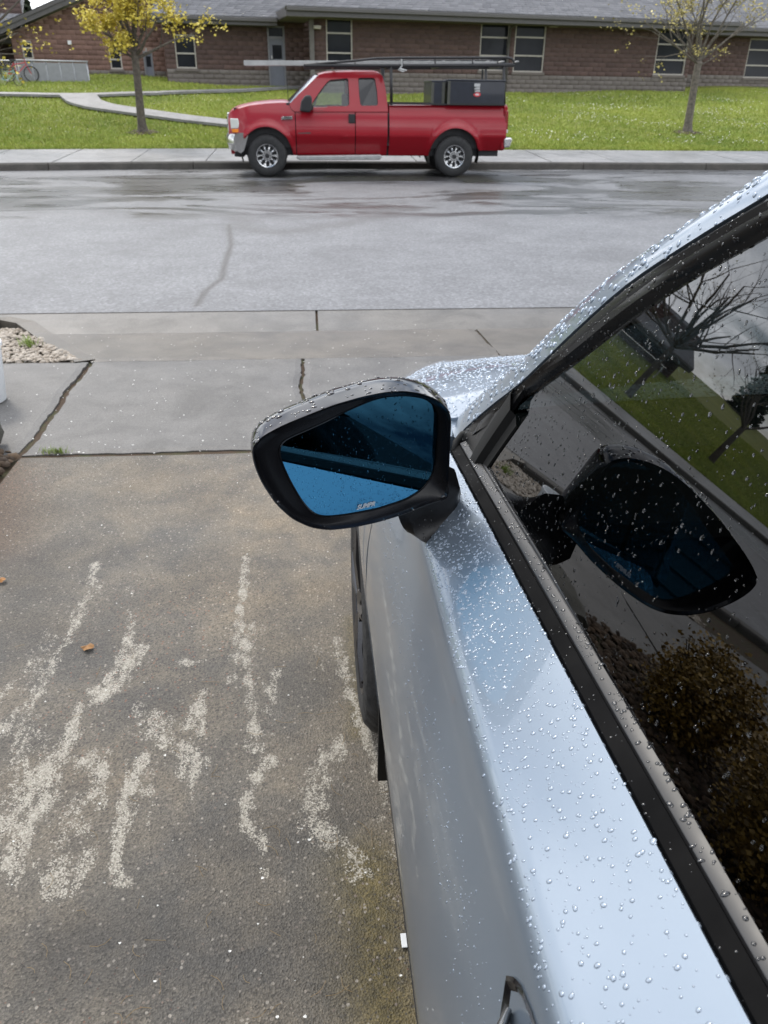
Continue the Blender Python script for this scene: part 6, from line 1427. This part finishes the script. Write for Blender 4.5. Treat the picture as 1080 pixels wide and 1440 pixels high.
# ---------------------------------------------------------------- unseen houses behind the viewpoint, added to darken reflections in glass and paint
M_siding = [simple('siding_grey', (.07, .07, .072), .7, var=.05), simple('siding_tan', (.22, .19, .15), .7, var=.05), simple('siding_brown', (.12, .09, .07), .7, var=.05)]
M_garage = simple('garage_brown', (.09, .07, .055), .6, var=.04)
def added_house(x, y, w, d, mt, label):
    t = thing('added_house', label, 'added_house', (x, y, 0), 'added houses behind the driveway'); O3 = (x, y, 0); x0, x1 = x-w/2, x+w/2
    b = MB(); n = 14
    for k in range(n):                               # lapped siding boards
        z = .1+2.6*k/n; b.add([(x0, y, z), (x1, y, z), (x1, y-.03, z+2.6/n), (x0, y-.03, z+2.6/n)], [(0, 1, 2, 3)]); b.add([(x0, y-d, z), (x0, y, z), (x0+.03, y, z+2.6/n), (x0+.03, y-d, z+2.6/n)], [(0, 1, 2, 3)]); b.add([(x1, y, z), (x1, y-d, z), (x1-.03, y-d, z+2.6/n), (x1-.03, y, z+2.6/n)], [(0, 1, 2, 3)])
    b.box((x0+.05, y-d, 0), (x1-.05, y-.06, 2.7)); b.build('wall', mt, t, O3)
    b = MB(); b.prism([(x0-.5, y+.6, 2.62), (x0-.5, y-d/2, 5.2), (x0-.5, y-d-.6, 2.62), (x0-.5, y-d-.6, 2.42), (x0-.5, y-d/2, 5.0), (x0-.5, y+.6, 2.42)], (w+1, 0, 0)); b.build('roof', M_fascia, t, O3)
    b = MB(); b.box((x-2.3, y-.02, .05), (x+2.3, y+.05, 2.15)); g = b.build('garage_door', M_garage, t, O3)
    for k in range(4): b = MB(); b.box((x-2.25, y+.05, .08+.52*k), (x+2.25, y+.075, .56+.52*k)); b.build('garage_panel', M_garage, g, O3, bevel=.01)
    for dx in (-w*.36, w*.36):
        b = MB(); b.box((x+dx-.8, y-.02, 1.0), (x+dx+.8, y+.05, 2.2)); f = b.build('window', M_trimw, t, O3); b = MB(); b.box((x+dx-.72, y+.051, 1.08), (x+dx+.72, y+.06, 2.12)); b.build('pane', M_pane, f, O3)
added_house(-3.4, -5.4, 23, 8, M_siding[0], 'unseen grey home behind the driveway, added to darken reflections')
added_house(-19, -8.5, 14, 8, M_siding[1], 'unseen tan home left of the grey one, added to darken reflections')
added_house(20.5, -8.8, 15, 8, M_siding[2], 'unseen brown home right of the grey one, added to darken reflections')
# ---------------------------------------------------------------- the photographer, seen only in the car's glass
per = thing('person', 'photographer in a dark jacket holding up a phone, mirrored in the car glass', 'person', (-.62, -.20, 0))
PO = (-.62, -.20, 0)
M_jacket = simple('dark_jacket', (.012, .013, .016), .8, var=.3, scale=20); M_skin = simple('skin', (.42, .25, .18), .5, var=.06); M_hair = simple('hair', (.02, .014, .01), .6, var=.4, scale=60); M_jeans = simple('jeans', (.03, .04, .06), .85, var=.3)
def skinned(name, verts, edges, radii, mat, parent, mats=None, root=0, sub=2):
    me = bpy.data.meshes.new(name); me.from_pydata(verts, edges, []); o = bpy.data.objects.new(name, me); COL.objects.link(o); o.parent = parent
    sk = o.modifiers.new('skin', 'SKIN'); lay = me.skin_vertices[0].data if me.skin_vertices else None
    if lay is None:
        bm = bmesh.new(); bm.from_mesh(me); bm.verts.layers.skin.verify(); bm.to_mesh(me); bm.free(); lay = me.skin_vertices[0].data
    for i, r in enumerate(radii):
        lay[i].radius = (r, r) if not isinstance(r, tuple) else r; lay[i].use_root = (i == root)
    sk.use_smooth_shade = True; sk.branch_smoothing = .4
    s = o.modifiers.new('sub', 'SUBSURF'); s.levels = sub; s.render_levels = sub
    d = bpy.context.evaluated_depsgraph_get(); d.update(); m2 = bpy.data.meshes.new_from_object(o.evaluated_get(d)); o.modifiers.clear(); o.data = m2; m2.materials.clear(); m2.materials.append(mat)
    return o
# joints relative to the person's base; facing +Y
Vb = [(0, 0, .98), (0, -.01, 1.15), (0, -.02, 1.32), (0, -.02, 1.44), (.02, .0, 1.53),
      (-.19, -.02, 1.41), (-.08, .16, 1.22), (.44, .09, 1.47), (.19, -.02, 1.41), (.40, .0, 1.24), (.64, .07, 1.47),
      (-.10, 0, .90), (-.11, .03, .50), (-.11, .0, .09), (-.12, .14, .04), (.10, 0, .90), (.11, .03, .50), (.11, 0, .09), (.12, .14, .04)]
Eb = [(0, 1), (1, 2), (2, 3), (3, 4), (3, 5), (5, 6), (6, 7), (3, 8), (8, 9), (9, 10), (0, 11), (11, 12), (12, 13), (13, 14), (0, 15), (15, 16), (16, 17), (17, 18)]
Rb = [(.17, .13), (.175, .13), (.20, .14), (.14, .10), .058, .075, .055, .042, .075, .055, .042, .095, .065, .045, .042, .095, .065, .045, .042]
skinned('body', Vb, Eb, Rb, M_jacket, per)
# head with nose and ears, face towards the phone
b = MB(); rows = []; hc = np.array((.06, .04, 1.66))
for i in range(17):
    th = PI*i/16; row = []
    for j in range(20):
        ph = 2*PI*j/20; x = math.sin(th)*math.cos(ph); y = math.sin(th)*math.sin(ph); z = math.cos(th)
        px_, py_, pz_ = .073*x, .092*y, .118*z
        if z < -.1: px_ *= 1+.28*z; py_ *= 1+.12*z
        if y > .75 and abs(x) < .3 and -.25 < z < .15: py_ += .022*(1-abs(x)/.3)
        if y > .5 and .08 < z < .3 and .2 < abs(x) < .55: py_ -= .006
        row.append(tuple(hc+np.array((px_, py_, pz_))))
    rows.append(row)
b.grid(rows, close_v=True); head = b.build('head', M_skin, per, smooth=True)
for s in (-1, 1): MB().tube([tuple(hc+np.array((s*.074, -.01, .03))), tuple(hc+np.array((s*.082, -.015, .0))), tuple(hc+np.array((s*.075, -.005, -.03)))], [.008, .016, .008], 8).build('ear', M_skin, head, smooth=True)
for s in (-1, 1): MB().tube([tuple(hc+np.array((s*.03-.01, .083, .022))), tuple(hc+np.array((s*.03+.01, .083, .022)))], [.009, .009], 8).build('eye', M_hair, head, smooth=True)
MB().tube([tuple(hc+np.array((-.024, .082, -.05))), tuple(hc+np.array((0, .088, -.052))), tuple(hc+np.array((.024, .082, -.05)))], [.004, .006, .004], 6).build('mouth', simple('lips', (.32, .12, .10), .5), head, smooth=True)
b = MB(); rows = []
for i in range(9):
    th = PI*.58*i/8; row = []
    for j in range(24):
        ph = 2*PI*j/24; x = math.sin(th)*math.cos(ph); y = math.sin(th)*math.sin(ph); z = math.cos(th)
        if y > .35 and th > PI*.3: z = max(z, .42); y = min(y, .8)
        row.append(tuple(hc+np.array((.081*x, .101*y-.006, .128*z+.004+.003*math.sin(j*3)))))
    rows.append(row)
b.grid(rows, close_v=True); b.build('hair', M_hair, per, smooth=True)
# phone just behind the viewpoint and two hands gripping its sides
Rp = Matrix(((CR[0], CU[0], -_fw[0]), (CR[1], CU[1], -_fw[1]), (CR[2], CU[2], -_fw[2])))
def ph(x, y, z): return tuple(np.array(Rp @ Vector((x, y, z)))+CP)       # phone axes: right, up, towards the holder
phone = thing('phone', 'black phone held up by the photographer, mirrored in the car glass', 'phone', ph(-.02, -.05, .022))
b = MB(); b.add([ph(x, y, z) for z in (.014, .022) for x, y in ((-.056, -.130), (.018, -.130), (.018, .018), (-.056, .018))], [(0, 3, 2, 1), (4, 5, 6, 7), (0, 1, 5, 4), (1, 2, 6, 5), (2, 3, 7, 6), (3, 0, 4, 7)])
b.build('case', M_gloss, phone, tuple(phone.location), bevel=.004)
for (x, y) in ((.0, .0), (.0, -.030), (-.024, -.015)): MB().tube([ph(x, y, .013), ph(x, y, .0135 if (x, y) == (0., 0.) else .010)], .007, 14).build('lens', M_chrome if False else M_pane, phone, tuple(phone.location))
def hand(side):
    ex = .022 if side > 0 else -.060; sg = 1 if side > 0 else -1
    Q = lambda x, y, z: tuple(np.array(ph(x, y, z))-np.array(PO))
    V_ = [Q(ex+sg*.045, -.135, .065), Q(ex+sg*.040, -.10, .05), Q(ex+sg*.030, -.085, .040)]; E2 = [(0, 1), (1, 2)]; R_ = [.026, .026, .020]
    for k in range(4):
        yb = -.068-.019*k; o = len(V_); f = [.95, 1.0, .96, .8][k]
        V_ += [Q(ex+sg*.024, yb, .034), Q(ex+sg*.016, yb+.006, .010), Q(ex-sg*.006*f, yb+.010, .004), Q(ex-sg*.026*f, yb+.010, .006)]; E2 += [(2 if k < 2 else 1, o), (o, o+1), (o+1, o+2), (o+2, o+3)]; R_ += [.0098, .0088, .008, .0068]
    o = len(V_); V_ += [Q(ex+sg*.022, -.10, .045), Q(ex+sg*.004, -.075, .038), Q(ex-sg*.018, -.055, .032)]; E2 += [(1, o), (o, o+1), (o+1, o+2)]; R_ += [.012, .010, .008]
    skinned('hand', V_, E2, R_, M_skin, per, sub=1)
hand(1); hand(-1)
